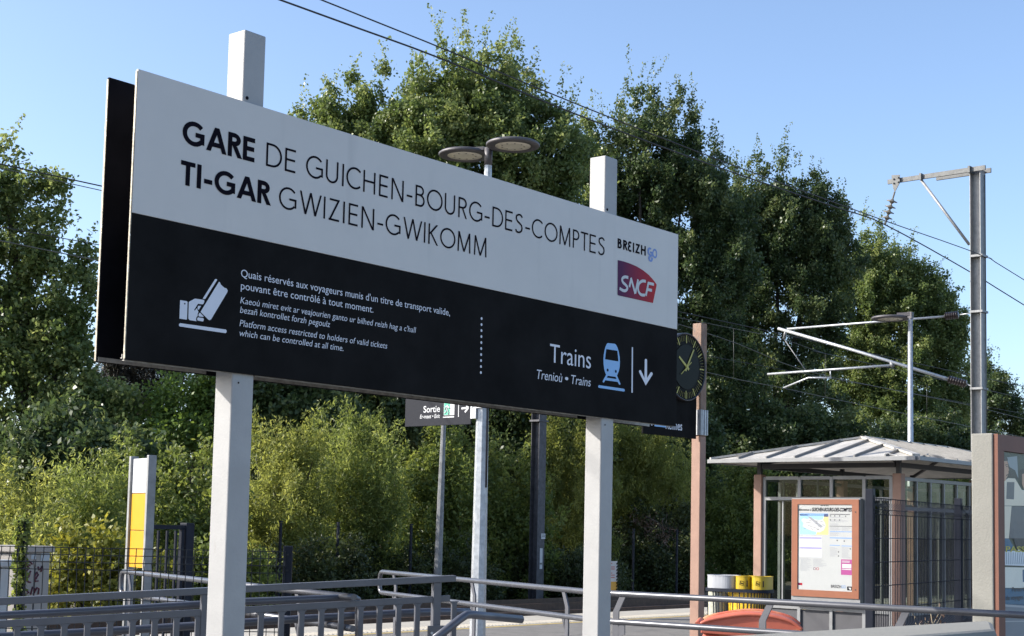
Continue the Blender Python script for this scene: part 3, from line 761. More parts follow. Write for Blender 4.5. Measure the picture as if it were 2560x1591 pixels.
tube_rail('tube_railing', 'short two tube steel railing with looped end behind the yellow and white totem', [D_, D_.lerp(F_, .5), F_], .19, lp)

# concrete parapet wall, lower right
wz = 1.32
wp_ = [at_z(1560, 1604, wz), at_z(2474, 1551, wz), at_z(2484, 1556, wz), at_z(2492, 1574, wz), at_z(1560, 1648, wz)]
mb = MB(); mb.prism(wp_, -Z*wz)
tag(mb.build('parapet_wall', M_CONCW, None, .02), 'low pale concrete parapet wall in the lower right corner', 'wall')

# ================================================================== FENCES
def mesh_fence(name, label, p0, p1, z0, z1, posts_at, post_w, post_h, step, rows, r=.0026, group=None, post_mat=M_FENCE, fold=(.30,), wire=M_FENCEL, ivy=None):
    d = (p1-p0); d.z = 0; L = d.length; d.normalize(); n = V((d.y, -d.x, 0))
    t = thing(name, V((p0.x, p0.y, 0)).lerp(V((p1.x, p1.y, 0)), .5), label, 'fence', group)
    mb = MB(); N = int(L/step)
    for i in range(N+1):
        q = p0+d*(i*step); q = V((q.x, q.y, 0))
        path = [q+Z*z1]; zz = z1
        for f in fold:
            path += [q+Z*(z1-f+.10), q+Z*(z1-f+.05)+n*.035, q+Z*(z1-f)]
        path += [q+Z*z0]
        for a, b in zip(path[:-1], path[1:]): mb.tube([a, b], r, 4, False, False)
    for z_ in rows:
        q0 = V((p0.x, p0.y, z_)); mb.tube([q0-n*.005, q0+d*L-n*.005], r*1.15, 4, False, False)
    mb.build('wire_panel', wire, t)
    for s_ in posts_at:
        q = p0+d*s_; q = V((q.x, q.y, 0))-n*.035
        mb = MB(); mb.box(q+Z*post_h/2, d*post_w, n*post_w, Z*post_h)
        po = mb.build('fence_post', post_mat, t, .004)
        for k in range(int(post_h/.11)):
            mb = MB(); mb.box(q+Z*(post_h-.06-k*.11)+n*(post_w/2+.004)-d*.0, d*.016, n*.008, Z*.012); mb.build('fence_clip', M_FENCEL, po)
    return t
fl0 = at_Y(-60, 1375, 10.1); fl1 = at_Y(716, 1377, 10.3)
zt = 1.45
fa = V((fl0.x, fl0.y, 0)); fb = V((fl1.x, fl1.y, 0))
mesh_fence('mesh_fence', 'thin dark welded mesh fence in front of the cabinets and the totem', fa, fb, .05, zt, [(fb-fa).length+.01], .062, 1.485, .0565, [zt-.005, zt-.055, zt-.105, zt-.155, zt-.36, zt-.56, zt-.76, zt-.96, .25, .05], .0036, fold=(.155,))
fr0 = at_Y(2186, 1300, 12.3); fr1 = at_Y(2405, 1300, 14.75); fd = V((fr1.x-fr0.x, fr1.y-fr0.y, 0)); f2 = V((fr0.x, fr0.y, 0))+fd*1.9
mesh_fence('mesh_fence', 'tall dark mesh fence running back from the shelter beside the concrete parapet', V((fr0.x, fr0.y, 0)), f2, .05, 1.96, [.0, fd.length], .066, 2.03, .05, [1.955, 1.86, 1.82, 1.62, 1.42, 1.22, 1.02, .80, .76, .55, .35, .15], .0042, fold=(.14, 1.18), wire=M_FENCE)

# ivy grown post and cabinets at far left
q = at_Y(57, 1330, 11.0); q = V((q.x, q.y, 0))
ivy = thing('ivy_post', q, 'slim fence post overgrown with dark ivy at the left edge', 'post')
mb = MB(); mb.box(q+Z*.81, V((.06, 0, 0)), V((0, .06, 0)), Z*1.62); mb.build('post', M_FENCE, ivy)
cs = [np.array(q)+np.array([random.gauss(0, .016), random.gauss(0, .016)-.02, random.uniform(.02, 1.63)]) for _ in range(420)]
leaf_cloud(cs, 6, .018, .042, .7, .1, 'ivy', M_LEAF_BUSH, ivy, 5)
def cabinet(label, x0, x1, ytop, Y, depth, m, name='utility_cabinet'):
    p0 = at_Y(x0, ytop, Y); p1 = at_Y(x1, ytop+2, Y+.35)
    ax = V((p1.x-p0.x, p1.y-p0.y, 0)); an = V((-ax.y, ax.x, 0)).normalized()*depth
    b = V((p0.x, p0.y, 0)); h = p0.z
    t = thing(name, b+ax/2, label, 'cabinet', 'trackside utility cabinets')
    mb = MB(); mb.para(b+Z*.12, ax, an, Z*(h-.18)); mb.build('body', m, t, .012)
    mb = MB(); e = ax.normalized()*.03; nn = an.normalized()*.03
    mb.para(b-e-nn+Z*(h-.06), ax+e*2, an+nn*2, Z*.06); mb.build('lid', m, t, .01)
    mb = MB(); mb.para(b-e*.5-nn*.5, ax+e, an+nn, Z*.12); mb.build('plinth', M_CONC, t)
    n = -an.normalized()
    mb = MB(); mb.para(b+ax*.485+Z*.16+n*.004, ax*.012, -n*.004, Z*(h-.28)); mb.build('door_seam', M_DARK, t)
    return t, b, ax, n, h
t, b, ax, n, h = cabinet('beige steel cabinet sprayed with maroon scribbles behind the ivy post', 55, 127, 1366, 14.0, .5, M_CAB)
mb = MB(); mb.para(b+ax*.66+Z*(h-.14)+n*.005, ax*.30, -n*.004, Z*.07); mb.build('label_plate', M_CABW, t); mb = MB(); mb.para(b+ax*.32+Z*(h-.125)+n*.005, ax*.16, -n*.004, Z*.05); mb.build('label_plate', M_CABW, t)
mb = MB()
def scrawl(pts, r=.008):
    mb.tube([b+ax*(x*1.25+.02)+Z*(h*(.665+(z_-.27)*.47))+n*.006 for x, z_ in pts], r, 5)
scrawl([(.02, .72), (.1, .77), (.2, .76), (.28, .72)]); scrawl([(.22, .70), (.12, .73), (.08, .66), (.14, .62), (.2, .66), (.15, .69)])
scrawl([(.02, .60), (.05, .52), (.10, .50), (.13, .58), (.15, .50), (.2, .53), (.24, .62)]); scrawl([(.0, .49), (.1, .50), (.2, .46), (.26, .45)])
scrawl([(.36, .54), (.42, .60), (.46, .56), (.40, .50), (.36, .54), (.38, .46), (.46, .47)]); scrawl([(.44, .68), (.47, .63), (.52, .65), (.56, .69), (.53, .60)])
scrawl([(.05, .40), (.12, .36), (.22, .30), (.12, .27), (.03, .30)]); scrawl([(.27, .27), (.32, .38), (.38, .36), (.36, .28), (.44, .37), (.50, .35), (.48, .27)])
mb.build('scribble', M_GRAF, t)
cabinet('pale blue grey low cabinet at the left edge beside the ivy post', -30, 27, 1402, 13.0, .45, M_CABW)

# yellow and white totem
q0 = at_Y(335, 1150, 13.3); q1 = at_Y(380, 1137, 12.95)
pa = V((q0.x, q0.y, 0)); pb = V((q1.x, q1.y, 0)); td = (pb-pa).normalized(); tn = V((td.y, -td.x, 0))
tot = thing('totem_sign', pa.lerp(pb, .5), 'tall totem with white and yellow blank panels between galvanised uprights', 'totem')
zt_ = q0.z+.03
for p in (pa, pb):
    mb = MB(); mb.box(p+Z*zt_/2, td*.045, tn*.075, Z*zt_); mb.build('upright', M_MAST, tot, .004)
H_ = lambda y: at_Y(362, y, 13.1).z
zs = [H_(1146), H_(1234), H_(1327), H_(1421)]
for (a, b_, m_, nm) in ((zs[0], zs[1], M_WHITE, 'white_panel'), (zs[1], zs[2], M_YELLOWS, 'yellow_panel'), (zs[2], zs[3], M_YELLOWS, 'yellow_panel')):
    mb = MB(); mb.para(pa+td*.024+tn*.016+Z*(b_+.004), td*((pb-pa).length-.048), -tn*.02, Z*(a-b_-.006)); mb.build(nm, m_, tot, .002)

# dark barred gate behind the totem
q0 = at_Y(372, 1312, 15.5); q1 = at_Y(465, 1308, 15.9); pa = V((q0.x, q0.y, 0)); pb = V((q1.x, q1.y, 0)); gd2 = (pb-pa).normalized(); gn2 = V((gd2.y, -gd2.x, 0)); zt_ = q0.z
gate = thing('barred_gate', pa.lerp(pb, .5), 'dark barred metal gate with thick post beside the totem', 'gate')
mb = MB(); mb.para(pa+Z*(zt_-.045), pb-pa, gn2*.04, Z*.045); mb.para(pa+Z*.12, pb-pa, gn2*.04, Z*.05)
L_ = (pb-pa).length
for i in range(4): mb.box(pa+gd2*(L_*i/4.3)+gn2*.02+Z*(zt_/2), gd2*.022, gn2*.022, Z*(zt_-.12))
mb.box(pb-gd2*.07+gn2*.02+Z*(zt_/2), gd2*.04, gn2*.04, Z*(zt_-.06)); mb.build('gate_leaf', M_FENCE, gate)
mb = MB(); mb.box(pb+gd2*.02+Z*(zt_/2+.01), gd2*.11, gn2*.11, Z*(zt_+.03)); mb.build('gate_post', M_FENCE, gate, .005)

# slim far fence posts between the bushes and the tracks
fp = None
for i, (px, lab) in enumerate(((699, 'slim black fence post at the hedge foot, directly behind the mesh fence end post'), (843, 'slim black fence post at the hedge foot between mesh fence and thin tall pole'), (1026, 'slim black fence post at the hedge foot left of the thin tall pole'), (1583, 'slim black fence post at the hedge foot right of the warning board'), (1692, 'slim black fence post at the hedge foot left of the clock post'))):
    p = at_Y(px, 1400, Yw(px, 25.5)); p = V((p.x, p.y, -.36))
    if fp is None:
        mb = MB(); mb.box(p+Z*1.0, AU*.05, AW*.05, Z*2.0); mb.box(p+Z*2.02, AU*.06, AW*.06, Z*.035)
        fp = tag(mb.build('hedge_fence_post', M_FENCE, org=p), lab, 'fence post', 'slim posts along the hedge foot')
    else:
        c = fp.copy(); S.collection.objects.link(c); c.location = p; c['label'] = lab

# ================================================================== LAMPS, MASTS
def lamp_head(t, c, dirv, r, m=M_LAMPG):
    mb = MB(); mb.lathe(c, [(.02, .052), (r*.55, .050), (r*.94, .040), (r, .022), (r, .0), (r*.975, -.012), (r*.69, -.014), (r*.67, -.002)], Z, 40)
    hd = mb.build('lamp_head', m, t)
    mb = MB(); mb.lathe(c, [(.01, -.012), (r*.4, -.013), (r*.665, -.009), (r*.665, -.004)], Z, 36)
    mb.build('lamp_lens', M_LENS, hd)
    mb = MB()
    for k in range(9):
        a = 2*math.pi*k/9; mb.lathe(c+V((math.cos(a), math.sin(a), 0))*r*.42-Z*.0125, [(.014, 0), (.014, -.004)], Z, 8)
    mb.build('lamp_diode', M_CERAMG, hd)
    return hd
pL = at_Y(1207, 1000, 21.0); pb = V((pL.x, pL.y, 0)); top = at_Y(1228, 372, 21.0); LZ = top.z
lamp = thing('street_lamp', pb, 'tall octagonal galvanised lamp post with two round flat lamp heads', 'street lamp')
mb = MB(); mb.tube([pb, pb+Z*1.0, pb+Z*3.4, V((pb.x, pb.y, LZ-.15))], [.115, .108, .088, .052], 8, True, False); mb.build('pole', M_GALV, lamp)
mb = MB(); e = V((.075, -.065, 0)); mb.tube([pb+e+Z*2.2, pb+e*.95+Z*4.6], .016, 6); mb.build('cable_duct', M_DARK, lamp)
mb = MB(); mb.tube([V((pb.x, pb.y, LZ-.25)), V((pb.x, pb.y, LZ+.01))], .060, 12); mb.build('collar', M_LAMPG, lamp)
mb = MB()
for s_ in (-1, 1):
    c = V((pb.x, pb.y, LZ-.02))
    mb.prism([c+AW*s_*.05+AU*.05, c+AW*s_*.05-AU*.05, c+AW*s_*.22-AU*.12, c+AW*s_*.22+AU*.12], Z*.05)
mb.build('arm', M_LAMPG, lamp)
for s_ in (-1, 1): lamp_head(lamp, V((pb.x, pb.y, LZ-.03))+AW*s_*.47, AW, .385)

# exit sign held by the lamp post
e1 = at_Y(1177, 1040, 21.0)+V((0, 0, 0)); so_ = V((e1.x, e1.y, 0)); ed = -AW; en = -AU
zb_ = at_Y(1177, 1061, 21.0).z; W_ = 1.33; H2 = .62
xs = thing('exit_sign', so_-ed*W_/2+Z*zb_, 'charcoal exit sign with green running figure hung on the lamp post', 'sign')
def ept(a, z_, l=0): return so_ - ed*W_ + ed*(a*W_) + Z*(zb_+z_) + en*l
mb = MB(); mb.para(ept(0, 0, -.02), ed*W_, en*.02, Z*H2); bp = mb.build('board', M_SORTIE, xs, .004)
mb = MB()
put_text(mb, 'Sortie', ept(.287, .20), ed, Z, .335, .094, en, 0, .012)
put_text(mb, 'Er-maez \u2022 Exit', ept(.235, .113), ed, Z, .405, .056, en, .18, .010)
mb.para(ept(.588, .108, .002), ed*.225, en*.002, Z*.018)
mb.para(ept(.815, .112, .002), ed*.014, en*.002, Z*.24)
for (a0, z0, a1, z1) in ((.862, .232, .962, .238), (.915, .300, .965, .238), (.915, .175, .965, .238)):
    p, q = ept(a0, z0, .003), ept(a1, z1, .003); d = (q-p).normalized(); s_ = d.cross(en)*.014
    mb.prism([p-s_, q-s_, q+s_, p+s_], en*.002)
mb.build('lettering', M_WHITE, bp)
mb = MB(); mb.para(ept(.60, .142, .002), ed*.21, en*.002, Z*.21); mb.build('pictogram_field', M_WHITE, bp, .012)
mb = MB(); mb.para(ept(.606, .149, .0045), ed*.112, en*.001, Z*.196); mb.build('pictogram_green', M_GREEN, bp)
mb = MB()
for pl in ([(.655, .36), (.648, .30), (.668, .25), (.672, .215)], [(.648, .30), (.63, .25), (.612, .24)], [(.655, .35), (.628, .33), (.618, .29)], [(.655, .345), (.675, .31), (.69, .31)]):
    mb.tube([ept(a+.003, z_-.063, .006) for a, z_ in pl], .010, 5)
mb.lathe(ept(.667, .325, .006), [(.017, 0), (.017, .003)], en, 12); mb.build('running_figure', M_WHITE, bp)
mb = MB()
mb.para(ept(1.0, .08, -.03), ed*.035, en*.04, Z*.35); mb.para(ept(1.026, .23, -.03), ed*.24, en*.03, Z*.03); mb.para(ept(1.03, .08, -.03), ed*.07, en*.05, Z*.15)
mb.build('bracket', M_GALV, xs)

# thin tilted pole and weathered mast beyond the tracks
p0 = at_Y(1092, 1478, Yw(1092, 24.4)); p0.z = -.36; p1 = at_Y(1112, 985, Yw(1092, 24.4))
mb = MB(); mb.tube([p0, p0.lerp(p1, .45), p1, p1+(p1-p0)*.05], [.105, .085, .045, .04], 8, True, False)
tag(mb.build('slim_pole', M_GALVD), 'thin tapering grey pole rising from the hedge under the exit sign', 'pole')
def hbeam(mb, p, ax, ay, w_, d_, z0, z1, tf=.014, tw=.010):
    p = V((p.x, p.y, 0))
    for s_ in (-1, 1): mb.box(p+ay*s_*(d_/2-tf/2)+Z*(z0+z1)/2, ax*w_, ay*tf, Z*(z1-z0))
    mb.box(p+Z*(z0+z1)/2, ax*tw, ay*(d_-2*tf), Z*(z1-z0))
fm = at_Y(1339, 1505, 39.6); fm = V((fm.x, fm.y, -.36))
fmast = thing('catenary_mast', fm, 'dark weathered steel mast with white number stickers in front of the bushes', 'mast', 'overhead line masts')
mb = MB(); hbeam(mb, fm, AU, AW, .30, .28, -.4, 7.6); mb.build('column', M_DARKSTEEL, fmast)
n2 = -AW
def fz(y): return at_Y(1345, y, 39.45).z
mb = MB(); c = fm+n2*.146; c.z = 0
mb.para(c+AU*.0+Z*fz(1348), AU*.17, n2*.006, Z*(fz(1334)-fz(1348))); mb.para(c-AU*.04+Z*fz(1423), AU*.11, n2*.005, Z*(fz(1371)-fz(1423))); mb.build('number_plate', M_WHITE, fmast)
mb = MB()
for z_ in (fz(1343), fz(1339)):
    for k in range(3): mb.para(c+AU*(.03+k*.045)+n2*.0065+Z*z_, AU*.025, n2*.001, Z*.02)
for k in range(2): mb.para(c+AU*(-.02+k*.04)+n2*.0055+Z*fz(1412), AU*.025, n2*.001, Z*.05)
mb.build('plate_marks', M_BLACKINK, fmast)
mb = MB(); mb.box(fm+Z*(fz(1052)+.36), AU*.40, AW*.34, Z*.05); mb.build('clamp', M_DARKSTEEL, fmast)
mb = MB(); hb = fm+Z*7.3
mb.para(hb-AU*.05, AU*.1, -AW*2.4, Z*.1); mb.build('bracket_arm', M_DARKSTEEL, fmast)

# warning board behind the right sign leg
q = at_Y(1527, 1440, 27.6)
wbp = V((q.x, q.y, 0)); wd2 = AU; wn2 = -AW
zt_ = at_Y(1545, 1404, 27.6).z; zm_ = at_Y(1545, 1455, 27.6).z; zl_ = at_Y(1545, 1478, 27.6).z
wb = thing('warning_board', wbp, 'white and yellow warning board with striped edge behind the right sign leg', 'sign')
mb = MB(); mb.para(wbp-wd2*.25+Z*zm_, wd2*.45, -wn2*.02, Z*(zt_-zm_)); mb.build('white_panel', M_WHITE, wb)
mb = MB(); mb.para(wbp-wd2*.25+Z*zl_, wd2*.45, -wn2*.02, Z*(zm_-zl_)); mb.build('yellow_panel', M_YELLOWS, wb)
mb = MB(); k = 0
while zl_+k*.06 < zt_-.05:
    a = wbp+wd2*.165+Z*(zl_+k*.06)+wn2*.003; mb.prism([a, a+wd2*.035+Z*.02, a+wd2*.035+Z*.05, a+Z*.03], wn2*.002); k += 1
mb.build('striped_edge', M_BLACKINK, wb)
mb = MB()
for fz_ in (.88, .70, .60, .40, .30, .18): mb.para(wbp-wd2*.18+Z*(zm_+(zt_-zm_)*fz_)+wn2*.002, wd2*(.22 if fz_ in (.88, .4) else .30), wn2*.001, Z*.015)
mb.build('text_rows', flat('red_print', (.45, .08, .07)), wb)
mb = MB(); mb.box(wbp+Z*zl_/2-wd2*.03+AW*.03, wd2*.05, wn2*.03, Z*zl_); mb.build('post', M_GALVD, wb)

# right catenary mast with cantilever
MP = at_Y(2447, 1000, 34.0); MPb = V((MP.x, MP.y, -.02)); mz = at_Y(2450, 428, 34.0).z
rmast = thing('catenary_mast', MPb, 'grey galvanised steel mast with bracket arm and cantilever behind the poster board', 'mast', 'overhead line masts')
def mp(x, y): return at_plane(1850+x/2.0155, 350+y/2.0155, MP, AU)
mb = MB(); hbeam(mb, MPb, AU, AW, .30, .26, -.05, mz); mb.build('column', M_MAST, rmast)
mb = MB(); cpt = V((MPb.x, MPb.y, 0))-AW*.155+AU*.06; mb.tube([cpt+Z*.2, cpt+Z*(mz-.1)], .014, 6); mb.build('earth_cable', M_WIREP, rmast)
mb = MB(); a, b = mp(1252, 147)-AU*.2, mp(762, 220)-AU*.2; d = b-a
mb.para(a-Z*.055, d, AU*.05, Z*.11); mb.para(a-Z*.055+AU*.32, d*.55, AU*.05, Z*.11)
mb.box(a.lerp(b, .15)+AU*.16, d.normalized()*.05, AU*.45, Z*.16); mb.box(a.lerp(b, .645), d.normalized()*.05, AU*.12, Z*.16); mb.build('bracket_arm', M_ARM, rmast)
mb = MB(); mb.tube([mp(930, 212)-AU*.17, mp(1166, 532)-AU*.12], .034, 10); mb.build('brace', M_MAST, rmast)
mb = MB(); P = [mp(787, 188), mp(828, 186), mp(828, 225), mp(806, 268), mp(800, 268), mp(788, 225)]; mb.prism([p-AU*.25 for p in P], AU*.02)
for x_, y_ in ((797, 207), (820, 200), (797, 228), (820, 222)): mb.lathe(mp(x_, y_)-AU*.252, [(.022, 0), (.022, .03)], -AU, 6)
mb.build('hanger_plate', M_ARM, rmast)
mb = MB(); ta, tb = mp(803, 270)-AU*.24, mp(754, 436)-AU*.24
mb.tube([ta, tb], .022, 8)
ins = mb
dz = (ta-tb).normalized()
for f in (.30, .47, .63, .80):
    mb.lathe(ta.lerp(tb, f), [(.03, .06), (.045, .035), (.13, .012), (.135, -.005), (.06, -.012), (.03, -.05)], dz, 16)
mb.build('insulator_string', M_CERAMG, rmast)
def insul(a, b, n, name='insulator'):
    mb = MB(); d = (b-a); L = d.length; u_ = d/L
    prof = [(.03, 0)]
    for k in range(n):
        z0 = L*(k+.15)/n; prof += [(.045, z0), (.095, z0+.25*L/n), (.095, z0+.42*L/n), (.045, z0+.62*L/n)]
    prof.append((.03, L)); mb.lathe(a, prof, u_, 16); mb.build(name, M_CERAM, rmast)
mb = MB(); mb.tube([mp(1175, 872), mp(1105, 882)], .016, 8); mb.build('tension_rod', M_GALV, rmast); mb = MB(); mb.tube([mp(1032, 890), mp(238, 953)], .026, 10); mb.build('top_tube', M_GALV, rmast)
insul(mp(1100, 882), mp(1034, 889), 6)
mb = MB(); mb.tube([mp(1170, 1245), mp(1140, 1228)], .016, 8); mb.build('hinge_rod', M_GALV, rmast); mb = MB(); mb.tube([mp(1046, 1205), mp(560, 1057), mp(193, 951)], .040, 12); mb.build('cantilever_tube', M_GALV, rmast)
insul(mp(1140, 1230), mp(1050, 1206), 7)
mb = MB(); mb.tube([mp(762, 1136), mp(458, 1158), mp(140, 1181)], .030, 10); mb.build('registration_arm', M_GALV, rmast)
mb = MB(); mb.tube([mp(220, 1250), mp(345, 1199), mp(458, 1199)], .024, 10); mb.tube([mp(455, 1158), mp(456, 1200)], .014, 6); mb.build('steady_arm', M_GALV, rmast)
mb = MB(); mb.tube([mp(222, 1003), mp(335, 1168)], .012, 6); mb.build('stay_wire', M_GALVD, rmast); mb = MB(); mb.tube([mp(232, 955), mp(220, 1003)], .03, 8); mb.build('wire_clamp', M_GALVD, rmast); mb = MB(); mb.tube([mp(762, 1120), mp(770, 1145)], .05, 8); mb.build('tube_clamp', M_GALVD, rmast)
for y_ in (588, 868, 1255): mb = MB(); mb.box(mp(1205, y_), AU*.34, AW*.30, Z*.05); mb.build('clamp', M_GALVD, rmast)

# second lamp behind the shelter
pL = at_Y(2276, 1000, 31.0); pb2 = V((pL.x, pL.y, 0)); top2 = at_Y(2274, 790, 31.0); LZ2 = top2.z
lamp2 = thing('street_lamp', pb2, 'slim pale lamp post with one flat round lamp head behind the shelter roof', 'street lamp')
mb = MB(); mb.tube([pb2, pb2+Z*3.6, pb2+Z*3.62, V((pb2.x, pb2.y, LZ2))], [.085, .072, .06, .048], 10); mb.build('pole', M_GALV, lamp2)
mb = MB(); c = V((pb2.x, pb2.y, LZ2)); mb.prism([c-AW*.06+AU*.04, c-AW*.06-AU*.04, c+AW*.25-AU*.12, c+AW*.25+AU*.12], Z*.07); mb.box(c+Z*.01, AU*.1, AW*.1, Z*.14); mb.build('arm', M_LAMPG, lamp2)
lamp_head(lamp2, c+AW*.46-Z*.03, AW, .40)

# ================================================================== CLOCK POST
Yc = 20.2
q = at_Y(1749, 900, Yc); cpb = V((q.x, q.y, 0)); ct = at_Y(1752, 810, Yc).z; PWc = .143
cpost = thing('clock_post', cpb, 'square weathered rust coloured post with a metal bracket', 'post')
mb = MB(); zsplit = at_Y(1749, 1092, Yc).z
mb.box(cpb+Z*(zsplit+ct)/2, AU*PWc, AW*PWc, Z*(ct-zsplit)); mb.build('upper_post', M_RUSTPOST, cpost, .008)
mb = MB(); mb.box(cpb+Z*zsplit/2, AU*PWc, AW*PWc, Z*(zsplit-.002)); mb.build('lower_post', M_PINKPOST, cpost, .008)
mb = MB(); zb0, zb1 = at_Y(1749, 1089, Yc).z, at_Y(1749, 1026, Yc).z
mb.para(cpb-AU*.095-AW*(PWc/2+.014)+Z*zb0, AU*.19, AW*.014, Z*(zb1-zb0)); mb.para(cpb-AU*(PWc/2+.014)-AW*.095+Z*zb0, AU*.014, AW*.19, Z*(zb1-zb0))
for a in (-.06, .0, .06): mb.para(cpb+AU*a-AW*(PWc/2+.026)+Z*zb0, AU*.012, AW*.012, Z*(zb1-zb0))
for z_ in (zb0+.07, zb1-.07): mb.para(cpb+AU*.09+Z*z_, AU*.13, AW*.03, Z*.02)
mb.build('bracket', M_GALV, cpost)
# clock hung on the near side of the post
cn = -AW
cc = at_plane(1713, 918, cpb-AW*.08, AW)
ck_ = thing('station_clock', cc-Z*.5, 'round black station clock with yellow hands partly hidden by the big sign', 'clock')
R_ = .464
mb = MB(); mb.lathe(cc+cn*.02, [(R_*.97, -.14), (R_, -.12), (R_, .0), (R_*.985, .012), (R_*.965, .012), (R_*.96, -.006)], cn, 56); mb.build('case', flat('black_clock_case', (.02, .02, .022), .3), ck_)
mb = MB(); mb.lathe(cc+cn*.012, [(R_*.963, 0), (R_*.963, .003)], cn, 56); dial = mb.build('dial', M_CLOCKF, ck_)
mb = MB(); mb.lathe(cc+cn*.016, [(R_*.655, 0), (R_*.655, .006)], cn, 48); mb.build('centre_disc', M_CLOCKC, ck_)
cu_ = AU
def cpt_(ang, r, l): return cc + (cu_*math.sin(ang)+Z*math.cos(ang))*r + cn*l
mb = MB()
for k in range(60):
    a = 2*math.pi*k/60; big = k % 5 == 0
    wd_ = .0085 if big else .0013; r0, r1 = (R_*.70, R_*.93) if big else (R_*.75, R_*.92)
    tdir = cu_*math.cos(a)-Z*math.sin(a)
    mb.prism([cpt_(a, r0, .017)-tdir*wd_, cpt_(a, r0, .017)+tdir*wd_, cpt_(a, r1, .017)+tdir*wd_, cpt_(a, r1, .017)-tdir*wd_], cn*.002)
mb.build('hour_marks', M_CLOCKY, ck_)
def hand(name, ang, r0, r1, w0, w1, l):
    mb = MB(); tdir = cu_*math.cos(ang)-Z*math.sin(ang)
    mb.prism([cpt_(ang, r0, l)-tdir*w0, cpt_(ang, r0, l)+tdir*w0, cpt_(ang, r1, l)+tdir*w1, cpt_(ang, r1, l)-tdir*w1], cn*.003)
    mb.build(name, M_CLOCKY, ck_)
hand('minute_hand', math.radians(32), -.07, R_*.64, .016, .011, .030); hand('hour_hand', math.radians(303), -.06, R_*.48, .019, .014, .026); hand('second_hand', math.radians(233), -.12, R_*.40, .006, .005, .036)
mb = MB(); mb.lathe(cc+cn*.024, [(.024, 0), (.024, .016)], cn, 16); mb.build('hub', M_CLOCKY, ck_)
mb = MB(); mb.para(cc+AU*.14+Z*.03+AW*.02, AU*.2, AW*.05, Z*.05); mb.para(cc+AU*.14-Z*.08+AW*.02, AU*.2, AW*.05, Z*.05); mb.build('mount', M_DARK, ck_)
# direction board on the clock post
rb0 = at_plane(1603, 1101, cpb, AW); rb1 = at_plane(1736, 1098, cpb, AW)
db = thing('direction_board', V((rb0.x, rb0.y, rb1.z)).lerp(rb1, .5), 'black train direction board fixed to the clock post below the clock', 'sign')
bw = (V((rb1.x-rb0.x, rb1.y-rb0.y, 0))).length; bo_ = V((rb0.x, rb0.y, rb1.z))
mb = MB(); mb.para(bo_, AU*bw, -AW*.03, Z*.62); bd = mb.build('board', M_PANELB, db, .004)
mb = MB()
pe = at_plane(1705, 1076, bo_-AW*.03, AW); ps = at_plane(1664, 1073, bo_-AW*.03, AW)
put_text(mb, 'Rennes', V((ps.x, ps.y, (pe.z+ps.z)/2)), AU, Z, (pe-ps).length, .12, -AW, 0, .01); mb.build('lettering', M_WHITEINK, bd)
mb = MB(); p = at_plane(1636, 1066, bo_-AW*.032, AW); mb.para(p, AU*.26, -AW*.002, Z*.026); mb.build('blue_rule', M_BLUEINK, bd)
mb = MB(); p = at_plane(1628, 1064, bo_-AW*.032, AW); mb.para(p, AU*.022, -AW*.002, Z*.3); mb.build('white_rule', M_WHITEINK, bd)

# ================================================================== PLATFORM SHELTER
q = at_Y(1899, 1300, 22.6); SH = V((q.x, q.y, 0)); aA = -AW; bB = AU
def hp(a, b, z): return SH + aA*a + bB*b + Z*z
shel = thing('platform_shelter', hp(1.15, 2.6, 0), 'glazed platform shelter with pink posts and pale hipped metal roof', 'shelter')
SW, SL = 2.30, 5.2
for (a, b) in ((0, 0), (SW, 0), (0, SL), (SW, SL), (0, SL/2), (SW, SL/2)):
    mb = MB(); mb.box(hp(a, b, 1.265), aA*.135, bB*.135, Z*2.53); po = mb.build('post', M_PINKPOST, shel, .008)
    mb = MB(); mb.box(hp(a, b, 2.63), aA*.06, bB*.06, Z*.20); mb.build('post_stub', M_DARK, po)
# frames: end wall facing the camera
mb = MB()
for a in (.095, .70, 1.235, 1.765, 2.19): mb.box(hp(a, 0, 1.26), aA*.05, bB*.06, Z*2.46)
for z_ in (2.475, 2.165, .545): 
    for (a0, a1) in ((.121, .674), (.726, 1.209), (1.261, 1.739), (1.791, 2.164)): mb.box(hp((a0+a1)/2, 0, z_), aA*(a1-a0), bB*.055, Z*.05)
for z_ in (.07,):
    mb.box(hp(1.145, -.004, z_), aA*2.0, bB*.05, Z*.05)
mb.build('end_frame', M_ALU, shel)
mb = MB()
for (a0, a1) in ((.121, .674), (.726, 1.209), (1.261, 1.739), (1.791, 2.164)):
    mb.box(hp((a0+a1)/2, .012, .305), aA*(a1-a0), bB*.02, Z*.42)
mb.build('infill_panel', M_GREYPANEL, shel)
mb = MB()
for (a0, a1) in ((.121, .674), (.726, 1.209), (1.261, 1.739), (1.791, 2.164)):
    for (z0, z1) in ((.571, 2.139), (2.191, 2.449)): mb.box(hp((a0+a1)/2, .01, (z0+z1)/2), aA*(a1-a0), bB*.008, Z*(z1-z0))
mb.build('end_glazing', M_GLASS, shel)
mb = MB()
mb.box(hp(.40, .02, 1.35), aA*.022, bB*.03, Z*1.55); mb.box(hp(.425, .025, 1.35), aA*.008, bB*.012, Z*1.55)
for a in (.40, .98): mb.box(hp(a, .03, 2.32), aA*.016, bB*.03, Z*.25)
mb.build('glazing_bar', M_ALU, shel)
